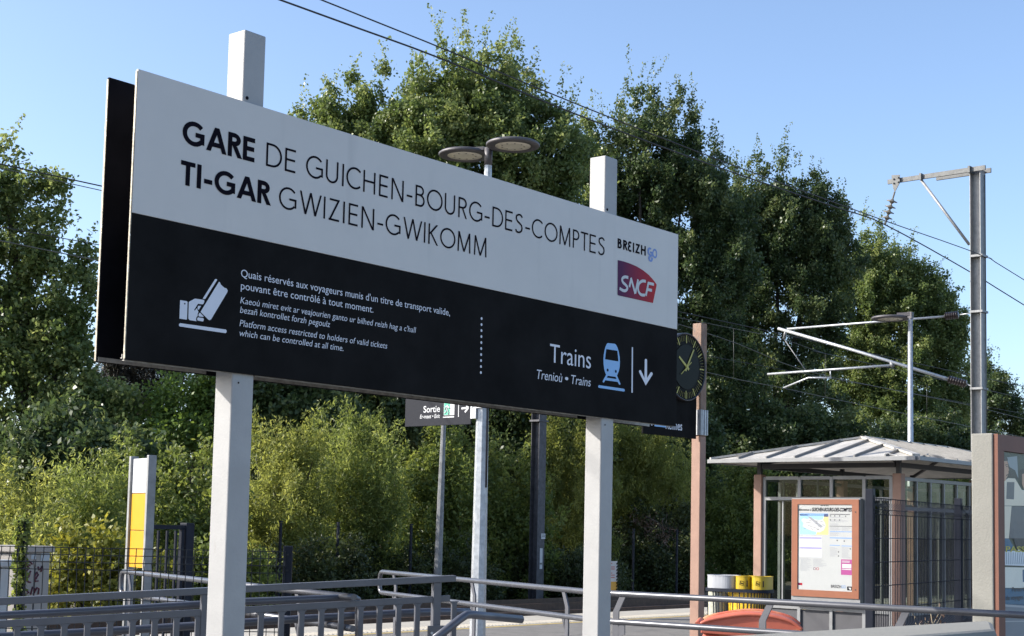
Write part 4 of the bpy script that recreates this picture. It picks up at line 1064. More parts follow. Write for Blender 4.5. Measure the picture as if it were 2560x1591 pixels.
# side wall, shaded
mb = MB()
for z_ in (2.46, 2.03, .52, .08): mb.box(hp(SW, SL/2, z_), aA*.055, bB*(SL-.14), Z*.05)
nb = 11
for k in range(nb+1):
    b = .09+(SL-.18)*k/nb
    mb.box(hp(SW, b, 2.245), aA*.045, bB*.04, Z*.378); mb.box(hp(SW, b, 1.275), aA*.045, bB*.045, Z*1.458)
mb.build('side_frame', M_ALU, shel)
mb = MB(); mb.box(hp(SW-.01, SL/2, 2.245), aA*.008, bB*(SL-.15), Z*.37); mb.box(hp(SW-.01, SL/2, 1.275), aA*.008, bB*(SL-.15), Z*1.44); mb.build('side_glazing', M_GLASSR, shel)
mb = MB(); mb.box(hp(SW, SL/2, .30), aA*.03, bB*(SL-.2), Z*.37); mb.build('side_infill', M_GREYPANEL, shel)
mb = MB()
for z_ in (2.46, 2.165, .52): mb.box(hp(SW/2, SL, z_), aA*(SW-.15), bB*.05, Z*.05)
for a in (.5, .95, 1.4, 1.85): mb.box(hp(a, SL, 1.26), aA*.045, bB*.045, Z*2.35)
for z_ in (2.46, 2.165): mb.box(hp(0, SL/2, z_), aA*.05, bB*(SL-.14), Z*.05)
for b in (.6, 1.15, 4.0, 4.6): mb.box(hp(0, b, 1.26), aA*.045, bB*.045, Z*2.35)
mb.build('rear_frame', M_ALU, shel)
mb = MB(); mb.box(hp(SW/2, SL, 1.35), aA*(SW-.16), bB*.008, Z*1.6); mb.build('rear_glazing', M_GLASS, shel)
mb = MB(); mb.box(hp(SW-.35, SL/2, .46), aA*.38, bB*3.6, Z*.05)
for b in (1.2, 2.6, 4.0): mb.box(hp(SW-.35, b, .22), aA*.3, bB*.05, Z*.43)
mb.build('bench', M_GREYPANEL, shel)
# roof
e0, e1, f0, f1 = -.50, 2.87, -.62, SL+.6; zE_, zR = 2.735, 3.125
am = (e0+e1)/2; r0_, r1_ = f0+(am-e0), f1-(am-e0)
E00, E10, E11, E01 = hp(e0, f0, zE_), hp(e1, f0, zE_), hp(e1, f1, zE_), hp(e0, f1, zE_)
R0, R1 = hp(am, r0_, zR), hp(am, r1_, zR)
th = Z*.035
mb = MB()
mb.add([E00, E10, E11, E01, R0, R1] + [p-th for p in (E00, E10, E11, E01, R0, R1)],
       [(0, 1, 4), (1, 2, 5, 4), (2, 3, 5), (3, 0, 4, 5), (7, 6, 10), (8, 7, 10, 11), (9, 8, 11), (6, 9, 11, 10), (1, 0, 6, 7), (2, 1, 7, 8), (3, 2, 8, 9), (0, 3, 9, 6)])
roof = mb.build('roof', M_ROOF, shel)
mb = MB()
def seam(p, q, m=.022):
    d = (q-p).normalized(); s_ = d.cross(Z).normalized()
    if d.length == 0: return
    mb.para(p-s_*m/2+Z*.002, q-p, s_*m, Z*.036)
def hipz(a, b): return zE_ + (zR-zE_)*min(1, (a-e0)/(am-e0), (e1-a)/(am-e0), (b-f0)/(am-e0), (f1-b)/(am-e0))
for k in range(1, 7):
    a = e0+(e1-e0)*k/7; bt_ = f0+min(a-e0, e1-a)
    seam(hp(a, f0+.02, zE_), hp(a, bt_-.02, hipz(a, bt_)))
for k in range(1, 14):
    b = f0+(f1-f0)*k/14; d_ = min(b-f0, f1-b, am-e0)
    seam(hp(e1-.02, b, zE_), hp(e1-d_+.02, b, hipz(e1-d_, b))); seam(hp(e0+.02, b, zE_), hp(e0+d_-.02, b, hipz(e0+d_, b)))
mb.build('roof_seam', M_ROOFD, roof)
mb = MB()
for (p, q) in ((E00, R0), (E10, R0), (E01, R1), (E11, R1), (R0, R1)):
    d = (q-p).normalized(); s_ = d.cross(Z).normalized(); mb.para(p-s_*.05+Z*.004, q-p, s_*.10, Z*.032)
mb.build('hip_cap', M_ROOF, roof)
mb = MB()
for (p, q) in ((E00, E10), (E10, E11), (E11, E01), (E01, E00)):
    d = (q-p).normalized(); s_ = d.cross(Z).normalized()
    mb.para(p-Z*.05+s_*.003, q-p, s_*.05, Z*.055)
mb.build('gutter', M_ALU, roof)
mb = MB()
mb.box(hp(SW/2, 0, 2.655), aA*(SW-.1), bB*.05, Z*.07); mb.box(hp(SW, SL/2, 2.655), aA*.05, bB*(SL-.1), Z*.07); mb.box(hp(0, SL/2, 2.655), aA*.05, bB*(SL-.1), Z*.07)
for (a, b, c_, d_) in ((0, 0, am, r0_), (SW, 0, am, r0_), (0, SL, am, r1_), (SW, SL, am, r1_)):
    p, q = hp(a, b, 2.69), hp(c_, d_, zR-.09); mb.tube([p, q], .03, 6)
mb.build('roof_beam', M_DARK, shel)
mb = MB()
for k in range(9):
    a = e0+.1+(e1-e0-.2)*k/8; mb.tube([hp(a, f0+.05, zE_-.045), hp(a, -.05, zE_+.06)], .012, 4)
for k in range(12):
    b = f0+.1+(f1-f0-.2)*k/11; mb.tube([hp(e1-.05, b, zE_-.045), hp(SW+.05, b, zE_+.06)], .012, 4)
mb.build('soffit_rib', M_ALU, roof)

# information case on the shelter end wall: its own thing
def pz(x, y): return at_plane(1900+x/4.2, 1200+y/4.2, hp(0, -.16, 0), bB)
A0 = pz(300, 205); A1 = pz(985, 210)
iA = .655; iB = iA+1.10
ci = thing('information_case', hp((iA+iB)/2, -.1, .62), 'rust orange poster case with travel map on the shelter end wall', 'notice board')
zi0, zi1 = .72, 2.155
mb = MB(); mb.para(hp(iA-.015, -.145, .60), aA*(iB-iA+.03), bB*.09, Z*(zi1-.60+.01)); mb.build('backing_box', M_ALU, ci, .004)
mb = MB(); fw = .098
o_ = hp(iA, -.165, zi0)
mb.para(o_, aA*(iB-iA), bB*.018, Z*fw); mb.para(o_+Z*(zi1-zi0-fw*.8), aA*(iB-iA), bB*.018, Z*fw*.8)
mb.para(o_+Z*fw, aA*fw, bB*.018, Z*(zi1-zi0-fw*1.8)); mb.para(o_+aA*(iB-iA-fw*1.1)+Z*fw, aA*fw*1.1, bB*.018, Z*(zi1-zi0-fw*1.8))
fr = mb.build('case_frame', M_ORANGE, ci)
mb = MB()
for z_ in (.85, 1.97): mb.lathe(hp(iB-.05, -.166, z_), [(.010, 0), (.010, .004)], -bB, 8)
mb.build('lock', M_DARK, fr)
PXo, PZo = iA+fw, zi0+fw; PWd, PHt = iB-iA-fw*2.1, zi1-zi0-fw*1.8
pn = -bB
def pst(x, y, l=0):   # zoomed photo coordinates of the poster (365..915, 255..1205) -> point on the sheet
    return hp(PXo+(x-365)/550*PWd, -.150, PZo+(1205-y)/950*PHt) + pn*l
mb = MB(); mb.para(hp(PXo-.002, -.150, PZo-.002), aA*(PWd+.004), bB*.003, Z*(PHt+.004)); sheet = mb.build('poster_sheet', M_PAPER, ci)
def rects(name, m, rs, l):
    mb = MB()
    for (x0, y0, x1, y1) in rs: mb.ngon([pst(x0, y1, l), pst(x1, y1, l), pst(x1, y0, l), pst(x0, y0, l)])
    return mb.build(name, m, sheet)
def shape(name, m, ps, l):
    mb = MB()
    for pl in ps:
        p = [pst(x, y, l) for x, y in pl]; nn = V((0, 0, 0))
        for i in range(len(p)): nn += p[i].cross(p[(i+1) % len(p)])
        mb.ngon(p if nn.dot(pn) > 0 else p[::-1])
    return mb.build(name, m, sheet)
M_INKG = flat('grey_print', (.12, .125, .14)); M_INKL = flat('pale_grey_print', (.27, .28, .32)); M_INKB = flat('blue_print', (.16, .30, .58)); M_INKV = flat('violet_print', (.30, .28, .52))
rects('map_sea', flat('map_blue', (.28, .52, .78)), [(383, 355, 675, 590)], .001)
shape('map_land', flat('map_sand', (.70, .52, .22)), [[(675, 400), (675, 590), (548, 590), (560, 565), (600, 540), (622, 500), (618, 440), (628, 395), (640, 360), (675, 358)]], .0016)
shape('map_region', M_WHITE, [[(398, 430), (420, 410), (460, 420), (500, 405), (540, 420), (580, 430), (615, 420), (640, 450), (650, 490), (630, 540), (590, 565), (545, 560), (500, 545), (450, 525), (415, 500), (425, 470)]], .0022)
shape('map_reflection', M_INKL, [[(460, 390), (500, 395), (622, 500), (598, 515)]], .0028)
rects('map_header', M_INKB, [(383, 355, 675, 385)], .0022)
random.seed(3)
rects('map_names', M_INKG, [(x, y, x+random.uniform(10, 26), y+4) for x, y in [(random.uniform(420, 620), random.uniform(430, 540)) for _ in range(24)]], .0034)
rects('map_corner', flat('navy_print', (.03, .05, .14)), [(632, 360, 672, 392)], .0028)
rects('timetable', flat('pale_violet_print', (.62, .62, .74)), [(383, 612, 610, 840)], .001)
rects('timetable_bands', M_INKV, [(385, 618, 608, 640), (385, 730, 608, 752)], .0016)
rects('timetable_rows', flat('pale_green_print', (.52, .62, .46)), [(387, 676, 606, 682), (387, 690, 606, 694), (387, 790, 606, 800)], .0016)
rects('timetable_columns', M_INKL, [(395+i*21, 645, 397+i*21, 725) for i in range(10)] + [(395+i*21, 757, 397+i*21, 838) for i in range(10)], .002)
rects('text_bars', M_INKG, [(690, 358, 890, 368), (690, 490, 915, 497)], .001)
rects('blue_bars', M_INKB, [(690, 549, 915, 557), (690, 617, 915, 628), (690, 700, 792, 708), (808, 704, 915, 712)], .001)
tr_ = []
for (x0, x1, y0, y1, st_) in ((390, 512, 858, 1000, 9), (522, 665, 860, 950, 9), (694, 795, 465, 480, 7), (692, 800, 505, 540, 8), (812, 910, 505, 540, 8), (692, 800, 565, 600, 8), (692, 780, 725, 830, 9), (810, 905, 725, 835, 9), (692, 905, 420, 450, 8), (692, 905, 392, 405, 7)):
    y = y0
    while y < y1: tr_.append((x0, y, x0+(x1-x0)*random.uniform(.55, 1), y+2.4)); y += st_
rects('text_rows', M_INKL, tr_, .001)
rects('pink_notice', flat('magenta_print', (.33, .045, .21)), [(803, 855, 913, 1024)], .001)
rects('pink_notice_rows', M_WHITE, [(812, 870, 890, 876), (812, 882, 888, 888), (815, 905, 905, 950), (812, 958, 905, 968)], .002)
mb = MB()
for x in (697, 740, 785, 848, 697, 740, 785, 895, 778, 778): pass
for (x, y) in ((697, 380), (740, 380), (788, 380), (848, 383), (697, 425), (740, 425), (788, 425), (895, 738), (778, 775), (778, 820), (765, 650), (835, 655)):
    mb.lathe(pst(x, y, .001), [(.0115, 0), (.0115, .0006)], pn, 10)
mb.build('round_icons', M_INKG, sheet)
mb = MB()
for x in (537, 568):
    for i in range(16):
        a, b = 2*math.pi*i/16, 2*math.pi*(i+1)/16
        f = lambda t, r: pst(x+r*math.cos(t), 968+r*math.sin(t), .001)
        mb.ngon([f(a, 15), f(a, 11), f(b, 11), f(b, 15)])
mb.build('prohibition_rings', M_SNCF, sheet)
mb = MB()
put_text(mb, 'Bienvenue à', pst(374, 326), aA, Z, (pst(500, 0)-pst(374, 0)).length, .030, pn, .2, .02)
put_text(mb, 'GUICHEN-BOURG-DES-COMPTES', pst(508, 330), aA, Z, (pst(910, 0)-pst(508, 0)).length, .050, pn, .2, .035)
put_text(mb, 'BREIZHGO', pst(384, 379, .003), aA, Z, (pst(470, 0)-pst(384, 0)).length, .018, pn, 0, .008)
put_text(mb, 'BREIZH', pst(703, 1170), aA, Z, (pst(805, 0)-pst(703, 0)).length, .042, pn, 0, .006)
for i in range(5): 
    p = pst(603+i*17, 268, .001); mb.lathe(p, [(.009, 0), (.009, .0005)], pn, 8)
mb.build('poster_lettering', M_BLACKINK, sheet)
mb = MB(); put_text(mb, 'GO', pst(808, 1170), aA, Z, (pst(850, 0)-pst(808, 0)).length, .042, pn, 0, .004); mb.build('poster_logo_blue', M_INKB, sheet)
rects('poster_corner_mark', M_BLACKINK, [(864, 1148, 910, 1190)], .001); shape('poster_corner_shape', M_WHITE, [[(876, 1160), (903, 1160), (903, 1182), (888, 1180)]], .0018)
rects('poster_logo', M_SNCF, [(368, 1132, 412, 1158)], .001)
mb = MB(); mb.box(hp(PXo+PWd/2, -.1535+.012, PZo+PHt/2)-bB*.017, aA*(PWd+.003), bB*.003, Z*(PHt+.003)); mb.build('cover_glass', M_POSTGL, ci)

# ================================================================== BINS
q = at_Y(1849, 1440, 18.2); BO = V((q.x, q.y, 0)); bz = q.z
bax = aA*.985+AU*.17; bax.normalize(); bay = V((-bax.y, bax.x, 0))
bins = thing('recycling_bin', BO, 'oval slatted bin with one white and two yellow lids beside the shelter', 'bin')
def oval(rx, ry, n, cx=0):
    out = []
    for i in range(n):
        a = 2*math.pi*i/n; c, s_ = math.cos(a), math.sin(a)
        out.append(BO+bax*(cx+rx*math.copysign(abs(c)**.72, c))+bay*(ry*math.copysign(abs(s_)**.72, s_)))
    return out
def ring(mb, rx, ry, z0, z1, cx=0, n=44, t=.02):
    o = oval(rx, ry, n, cx); i_ = oval(rx-t, ry-t, n, cx)
    vs = [p+Z*z0 for p in o]+[p+Z*z1 for p in o]+[p+Z*z1 for p in i_]+[p+Z*z0 for p in i_]
    fs = []
    for k in range(n):
        j = (k+1) % n
        fs += [(k, j, n+j, n+k), (n+k, n+j, 2*n+j, 2*n+k), (2*n+k, 2*n+j, 3*n+j, 3*n+k), (3*n+k, 3*n+j, j, k)]
    mb.add(vs, fs)
mb = MB(); ring(mb, .425, .235, bz-.195, bz-.155, t=.05); mb.build('basket_rim', M_FENCE, bins); mb = MB(); ring(mb, .39, .205, .08, .12, t=.03); mb.build('basket_rim', M_FENCE, bins)
mb = MB(); o1, o2 = oval(.405, .215, 52), oval(.372, .188, 52)
for k in range(52):
    p, q = o1[k]+Z*(bz-.19), o2[k]+Z*.1; t_ = (o1[(k+1) % 52]-o1[k-1]).normalized(); nn = t_.cross(Z)
    mb.add([p-t_*.0062-nn*.004, p+t_*.0062-nn*.004, q+t_*.0062-nn*.004, q-t_*.0062-nn*.004, p-t_*.0062+nn*.004, p+t_*.0062+nn*.004, q+t_*.0062+nn*.004, q-t_*.0062+nn*.004], [(0, 1, 2, 3), (7, 6, 5, 4), (0, 4, 5, 1), (1, 5, 6, 2), (2, 6, 7, 3), (3, 7, 4, 0)])
mb.build('slats', M_FENCE, bins)
for (cx, rx, m_, nm) in ((-.262, .115, M_BAGC, 'clear_bag'), (.128, .258, M_BAGY, 'yellow_bag')):
    mb = MB(); lv = [(.62, .80), (.70, .9), (.86, .965), (.97, .985), (1.0, .995)]
    n_ = 40; vs = []
    for t_, k_ in lv:
        o_2 = oval(rx*k_*(.93+.07*t_), .190*k_*(.93+.07*t_), n_, cx)
        vs += [p+Z*(.16+(bz-.20-.16)*(t_-.62)/.38) for p in o_2]
    fs = [(a*n_+k, a*n_+(k+1) % n_, (a+1)*n_+(k+1) % n_, (a+1)*n_+k) for a in range(len(lv)-1) for k in range(n_)]
    mb.add(vs, fs+[list(range(n_))[::-1]], True); mb.build(nm, m_, bins)
for (cx, rx, m_, nm) in ((-.205, .192, M_WHITEP, 'white_lid'), (.09, .105, M_YELLOWP, 'yellow_lid'), (.298, .105, M_YELLOWP, 'yellow_lid')):
    mb = MB(); o = oval(rx, .175, 40, cx)
    ring(mb, rx, .175, bz-.155, bz, cx, 40, .012)
    lid = mb.build(nm, m_, bins)
    mb = MB(); ring(mb, rx+.004, .179, bz-.006, bz+.004, cx, 40, .02); mb.build('lid_rim', m_, lid)
    if nm == 'yellow_lid':
        mb = MB(); c = BO+bax*(cx+.012)-bay*.1765+Z*(bz-.082)
        for (u0, v0, u1, v1) in ((-.026, -.026, .026, -.021), (-.026, .021, .026, .026), (-.026, -.0205, -.021, .0205), (.021, -.0205, .026, .0205), (-.012, -.010, .012, .006)):
            pts = []
            for u_, v_ in ((u0, v0), (u1, v0), (u1, v1), (u0, v1)):
                r_ = math.radians(-12); pts.append(c+bax*(u_*math.cos(r_)-v_*math.sin(r_))+Z*(u_*math.sin(r_)+v_*math.cos(r_)))
            mb.prism(pts, -bay*.002)
        mb.para(c+bax*.062-Z*.04, bax*.014, -bay*.003, Z*.075); mb.build('sorting_icon', M_BLACKINK, lid)

# ================================================================== FADED RED GRIT BIN
gq = at_Y(1752, 1560, 12.4); GO = V((gq.x, gq.y, 0)); gax = V((.985, -.17, 0)).normalized(); gay = V((.17, .985, 0)).normalized()
grit = thing('grit_bin', GO+gax*.45+gay*.35, 'faded red plastic grit bin with arched lid behind the parapet', 'grit bin')
arch = [(p.x, p.y) for p in catmull([V((x, z_, 0)) for x, z_ in ((0, .875), (.05, .90), (.17, .93), (.37, .962), (.57, .955), (.74, .915), (.83, .855))], 5)]
mb = MB(); pr = [(0.0, .80)]+arch+[(.83, .76)]
mb.prism([GO+gax*x+Z*z_ for x, z_ in pr], gay*.68); lid = mb.build('lid', M_REDP, grit, .03)
mb = MB()
for d_ in (-.02, .66): 
    mb.tube([GO+gax*x+gay*(d_+.02)+Z*(z_+.002) for x, z_ in arch], .016, 8)
mb.tube([GO+gax*(-.03)+gay*(.02)+Z*.87, GO+gax*(-.03)+gay*.66+Z*.87], .024, 8); mb.build('lid_lip', M_REDP, lid)
mb = MB(); mb.prism([GO+gax*x+gay*.04+Z*z_ for x, z_ in ((.02, .0), (.79, .0), (.82, .76), (.01, .80))], gay*.6); body = mb.build('body', M_REDP, grit, .03)
mb = MB()
for a0, a1 in ((.10, .13), (.42, .45), (.72, .75)): mb.prism([GO+gax*a0+gay*.038+Z*.05, GO+gax*a1+gay*.038+Z*.05, GO+gax*(a1+.01)+gay*.02+Z*.6, GO+gax*(a0-.01)+gay*.02+Z*.6], gay*.03)
mb.build('body_rib', M_REDP, body)

# ================================================================== POSTER BOARD at the right edge
q = at_Y(2481, 1083, 9.9); PB = V((q.x, q.y, 0)); pbz = q.z
board = thing('poster_board', PB+AU*.65, 'tall pale poster board with brown frame cut by the right edge', 'advertising board')
mb = MB(); mb.para(PB+AU*.0-Z*.02, AU*1.35, AW*.15, Z*(pbz+.02)); mb.build('board_body', M_CONCW, board, .008)
mb = MB(); fo = PB-AW*.012+AU*.012; fw = .105
mb.para(fo-AW*.02+Z*(pbz-.115), AU*1.33, AW*.032, Z*.11); mb.para(fo-AW*.02, AU*fw, AW*.032, Z*(pbz-.1155)); mb.para(fo-AW*.02+AU*(1.33-fw), AU*fw, AW*.032, Z*(pbz-.1155)); mb.para(fo-AW*.02+AU*(fw+.001), AU*(1.33-2*fw-.002), AW*.032, Z*.5)
mb.build('board_frame', M_BROWNF, board)
pp0 = fo+AW*.002
mb = MB(); mb.para(pp0+AU*(fw+.001)+Z*.501, AU*(1.33-2*fw-.002), AW*.006, Z*(pbz-.619)); psh = mb.build('printed_sheet', flat('poster_photo_base', (.05, .065, .045)), board)
def pb_(x, y, l): return at_plane(2470+x/2.96, 1080+y/2.96, pp0-AW*l, AW)
def pshape(name, m, polys, l):
    mb = MB()
    for pl in polys:
        p = [pb_(x, y, l) for x, y in pl]; nn = V((0, 0, 0))
        for i in range(len(p)): nn += p[i].cross(p[(i+1) % len(p)])
        mb.ngon(p if nn.dot(-AW) > 0 else p[::-1])
    mb.build(name, m, psh)
M_CREAM = flat('cream_reflection', (.88, .77, .60)); M_SKIN = flat('skin_print', (.60, .34, .22)); M_HAIR = flat('dark_hair_print', (.03, .022, .018))
R = 470
pshape('printed_window', flat('pale_grey_blue_print', (.30, .34, .36)), [[(135, 190), (215, 180), (225, 350), (160, 260)]], .001)
pshape('printed_seat', M_HAIR, [[(150, 255), (200, 285), (226, 350), (150, 345)], [(228, 290), (250, 275), (300, 270), (360, 330), (350, 450), (240, 400), (228, 350)]], .0016)
pshape('reflected_building', M_CREAM, [[(86, 350), (115, 368), (150, 342), (200, 345), (250, 430), (R, 455), (R, 550), (88, 546)], [(90, 549), (175, 550), (155, 788), (93, 788)]], .0022)  # house mirrored in the glass, painted on the sheet in bright cream
pshape('printed_hair', M_HAIR, [[(84, 225), (98, 186), (130, 178), (148, 200), (144, 222), (120, 218), (105, 245), (102, 300), (90, 300)]], .0028)
pshape('printed_face', M_SKIN, [[(98, 250), (112, 218), (142, 216), (149, 235), (150, 262), (156, 285), (151, 292), (152, 305), (144, 330), (126, 366), (108, 350), (98, 310)], [(252, 312), (290, 305), (320, 350), (300, 420), (266, 425), (252, 385)]], .0034)
pshape('printed_ear', flat('skin_shade_print', (.27, .14, .10)), [[(92, 255), (100, 250), (104, 285), (96, 300)]], .004)
pshape('printed_eye_and_brow', M_HAIR, [[(126, 244), (146, 240), (146, 245), (127, 249)], [(134, 255), (145, 253), (145, 259), (135, 260)], [(133, 322), (149, 312), (148, 318), (135, 327)]], .004)
pshape('reflected_shutters', flat('grey_window_reflection', (.14, .14, .15)), [[(88, 385), (106, 385), (106, 500), (88, 500)], [(140, 372), (196, 372), (192, 500), (136, 497)], [(176, 552), (R, 552), (R, 790), (157, 788)]], .0028)  # windows of the mirrored house, painted in flat grey
pshape('printed_blue', flat('petrol_blue_print', (.035, .14, .25)), [[(88, 790), (155, 790), (210, 884), (88, 886)], [(92, 1156), (R, 1172), (R, 1300), (93, 1275)], [(256, 1020), (R, 1010), (R, 1150), (258, 1110)]], .0034)
pshape('printed_dark_car', flat('dark_print', (.03, .03, .04)), [[(186, 788), (R, 792), (R, 880), (212, 868)]], .0034)
pshape('painted_fence_reflection', flat('pale_fence_reflection', (.78, .82, .85)), [[(90, 887), (220, 880), (225, 868), (240, 868), (245, 882), (R, 895), (R, 1000), (92, 986)]], .004)  # white fence reflected in the glass, painted as a pale band
pshape('fence_reflection_streaks', flat('grey_fence_reflection', (.30, .36, .43)), [[(100+i*17, 892), (104+i*17, 892), (112+i*15, 980), (106+i*15, 980)] for i in range(16)], .0046)  # streaks of the fence reflection, painted as thin strips
pshape('reflected_wall', flat('pale_wall_reflection', (.88, .85, .74)), [[(92, 1000), (R, 1010), (R, 1160), (93, 1154)]], .0028)  # low wall seen in the reflection, painted as a cream band
pshape('reflected_road', flat('grey_road_reflection', (.20, .23, .27)), [[(93, 1280), (R, 1300), (R, 1640), (96, 1620)]], .0028)  # reflected road, painted as a grey field
pshape('reflected_road_lines', flat('pale_road_reflection', (.42, .44, .47)), [[(94, 1270), (R, 1290), (R, 1312), (94, 1292)], [(95, 1360), (R, 1372), (R, 1380), (95, 1366)], [(95, 1400), (R, 1395), (R, 1402), (95, 1408)]], .0034)  # pale lines of the painted road reflection
pshape('printed_logo', M_SNCF, [[(95, 1450), (115, 1446), (130, 1460), (128, 1490), (110, 1510), (96, 1512)]], .004)
def ptext(name, body, x0, y0, x1, cap_px, m, l, off=.004, shear=0):
    a = pb_(x0, y0, l); b = pb_(x1, y0, l); t_ = pb_(x0, y0-cap_px, l)
    mb = MB(); put_text(mb, body, a, AU, Z, (V((b.x, b.y, 0))-V((a.x, a.y, 0))).length, t_.z-a.z, -AW, shear, off); mb.build(name, m, psh)
ptext('yellow_lettering', 'PASS', 130, 888, 275, 40, flat('yellow_print', (.50, .44, .04)), .0036, .02)
ptext('dark_lettering', 'Partez le', 178, 1182, 275, 32, flat('dark_print', (.03, .03, .04)), .0044, .008)
ptext('dark_lettering', 'de voyages en', 132, 1246, 292, 34, flat('dark_print', (.03, .03, .04)), .0044, .008)
ptext('logo_lettering', 'NCF', 97, 1490, 126, 22, M_WHITE, .0046, .006)
mb = MB(); mb.para(pp0-AW*.010+AU*(fw+.001)+Z*.501, AU*(1.33-2*fw-.002), AW*.003, Z*(pbz-.619)); mb.build('cover_glass', M_POSTGL, board)

# dry weed by the fence
q = at_Y(2352, 1500, 13.6); wp = V((q.x, q.y, 0))
weed = thing('dry_weed', wp, 'dry bleached weed standing against the tall dark mesh fence', 'weed')
mb = MB(); random.seed(4); cs = []
for i in range(20):
    a = random.uniform(0, 6.28); L_ = random.uniform(.35, 1.0); r_ = random.uniform(.05, .30)
    tip = wp+V((math.cos(a)*r_, math.sin(a)*r_*.6, L_)); mid = wp.lerp(tip, .55)+V((random.uniform(-.05, .05), 0, 0))
    mb.tube([wp+V((math.cos(a)*.05, 0, 0)), mid, tip], [.006, .004, .003], 4)
    for k in range(4):
        s_ = mid.lerp(tip, random.random()); e_ = s_+V((random.uniform(-.1, .1), random.uniform(-.08, .08), random.uniform(.04, .16))); mb.tube([s_, e_], .0025, 4); cs.append(np.array(e_))
mb.build('stems', flat('straw_stem', (.42, .34, .22)), weed); leaf_cloud(cs, 3, .03, .05, .4, .6, 'seed_heads', M_DRYLEAF, weed, 9)

# ================================================================== OVERHEAD WIRES
def wire_pts(pl, w0): return [at_plane(x, y, w0, AW) for x, y in pl]
def extend(P, a, b): return [P[0]+(P[0]-P[1]).normalized()*a]+P+[P[-1]+(P[-1]-P[-2]).normalized()*b]
tb = mp(754, 436)-AU*.24
P = wire_pts([(700, 0), (1100, 146), (1450, 290), (1802, 421), (2095, 520)], tb)+[tb]+wire_pts([(2430, 683), (2560, 763)], tb)
mb = MB(); mb.tube(catmull(extend(P, 14, 20), 4), .016, 6); tag(mb.build('overhead_wire', M_WIRE), 'thicker upper wire hanging from the insulator string of the grey mast', 'wire', 'overhead wires')
w2_ = MP-AW*.0
P = wire_pts([(803, 0), (1100, 119), (1450, 264), (1807, 404), (2052, 494), (2222, 556), (2465, 643), (2560, 700)], MP-AW*.16)
mb = MB(); mb.tube(catmull(extend(P, 14, 20), 4), .011, 6); tag(mb.build('overhead_wire', M_WIRE), 'thinner uppermost wire clamped to the side of the grey mast', 'wire', 'overhead wires')
cw0 = mp(220, 1003)
cat = thing('contact_line', V((cw0.x, cw0.y, 5.0)), 'faint messenger and contact wires held by the cantilever of the grey mast', 'wire')
Pm = wire_pts([(44, 430), (255, 477), (700, 576), (1150, 676), (1500, 754), (1694, 794), (1850, 825), (1957, 848), (2063, 884), (2200, 915)], cw0)
mb = MB(); mb.tube(catmull(extend(Pm, 8, 40), 3), .0075, 5); mb.build('messenger_wire', M_WIREP, cat)
Pc = wire_pts([(0, 602), (248, 652), (700, 738), (1200, 826), (1500, 880), (1694, 915), (1850, 950), (1959, 971), (2170, 1016), (2430, 1068)], cw0)
mb = MB(); mb.tube(catmull(extend(Pc, 8, 40), 3), .009, 5); mb.build('contact_wire', M_WIREP, cat)
for x, ya, yb in ((1834, 822, 946), (2063, 884, 994), (2317, 962, 1044)):
    a, b = wire_pts([(x, ya), (x, yb)], cw0); mb = MB(); mb.tube([a, b], .0045, 5); mb.build('dropper', M_WIREP, cat)
P = wire_pts([(1560, 770), (1694, 810), (1850, 862), (2016, 928), (2272, 983), (2430, 1015), (2560, 1048)], cw0-AW*.5)
mb = MB(); mb.tube(catmull(extend(P, 2, 40), 3), .009, 5); tag(mb.build('overhead_wire', M_WIREP), 'pale slack wire sloping down behind the clock post across the dark trees', 'wire', 'overhead wires')
for (xa, ya, xb, yb, r_, w_, lab) in ((44, 417, 255, 468.5, .013, 23.1, 'upper of the two close wires in the sky left of the sign'), (0, 563, 248, 617, .009, 23.1, 'thin wire crossing the crown of the left oak above the contact wire')):
    a, b = wire_pts([(xa, ya), (xb, yb)], uw(0, w_)); zc = (a.z+b.z)/2
    A1 = uw(a.dot(AU)-14, w_, zc); B1 = uw(b.dot(AU)+50, w_, zc)
    mb = MB(); mb.tube([A1.lerp(B1, i/8)-Z*(.5*math.sin(math.pi*((i/8*64) % 60)/60)*.0) for i in range(9)], r_, 5); tag(mb.build('overhead_wire', M_WIRE), lab, 'wire', 'overhead wires')

# ================================================================== TREES (beyond the tracks)
T = []
big = []
for x, y, L, wd in ((822, 232, 190, 42), (887, 192, 230, 50), (955, 162, 260, 48), (1045, 170, 260, 55), (1108, 88, 300, 50), (1160, 98, 280, 50), (1205, 115, 260, 44), (1250, 128, 250, 45), (1285, 118, 270, 46), (1325, 178, 240, 50), (1395, 232, 220, 48), (755, 280, 120, 40), (1010, 230, 200, 50), (1410, 300, 180, 40)):
    big += spire(x, y, L, wd, .06*(1 if x > 1100 else -1), rng.uniform(-1.5, 1.5))
big += [(1230, 260, 110, 90, 0), (1090, 260, 90, 90, 0), (900, 320, 90, 80, 0), (1120, 420, 230, 170, 0), (930, 400, 190, 140, .5), (1290, 400, 170, 150, 0), (1050, 600, 330, 170, .6), (1320, 600, 190, 170, .6), (800, 480, 120, 120, 0), (1150, 850, 330, 180, 1), (850, 800, 250, 180, 1), (1400, 830, 150, 180, 1)]
make_tree('broadleaf_tree', 'tallest broad oak rising behind the middle of the sign and lamp heads', 'tree', Yw(1130, 36), big, 1130, .15, 20, 5.2, M_LEAF_OAK, 21, .3, group='trees beyond the tracks', bough=.62, tall=1.0, cover=.58, spread=.15, up=.7)
sm = spire(1467, 280, 150, 40) + spire(1440, 330, 160, 40) + spire(1500, 330, 150, 36) + [(1465, 520, 60, 130), (1480, 700, 80, 150)]
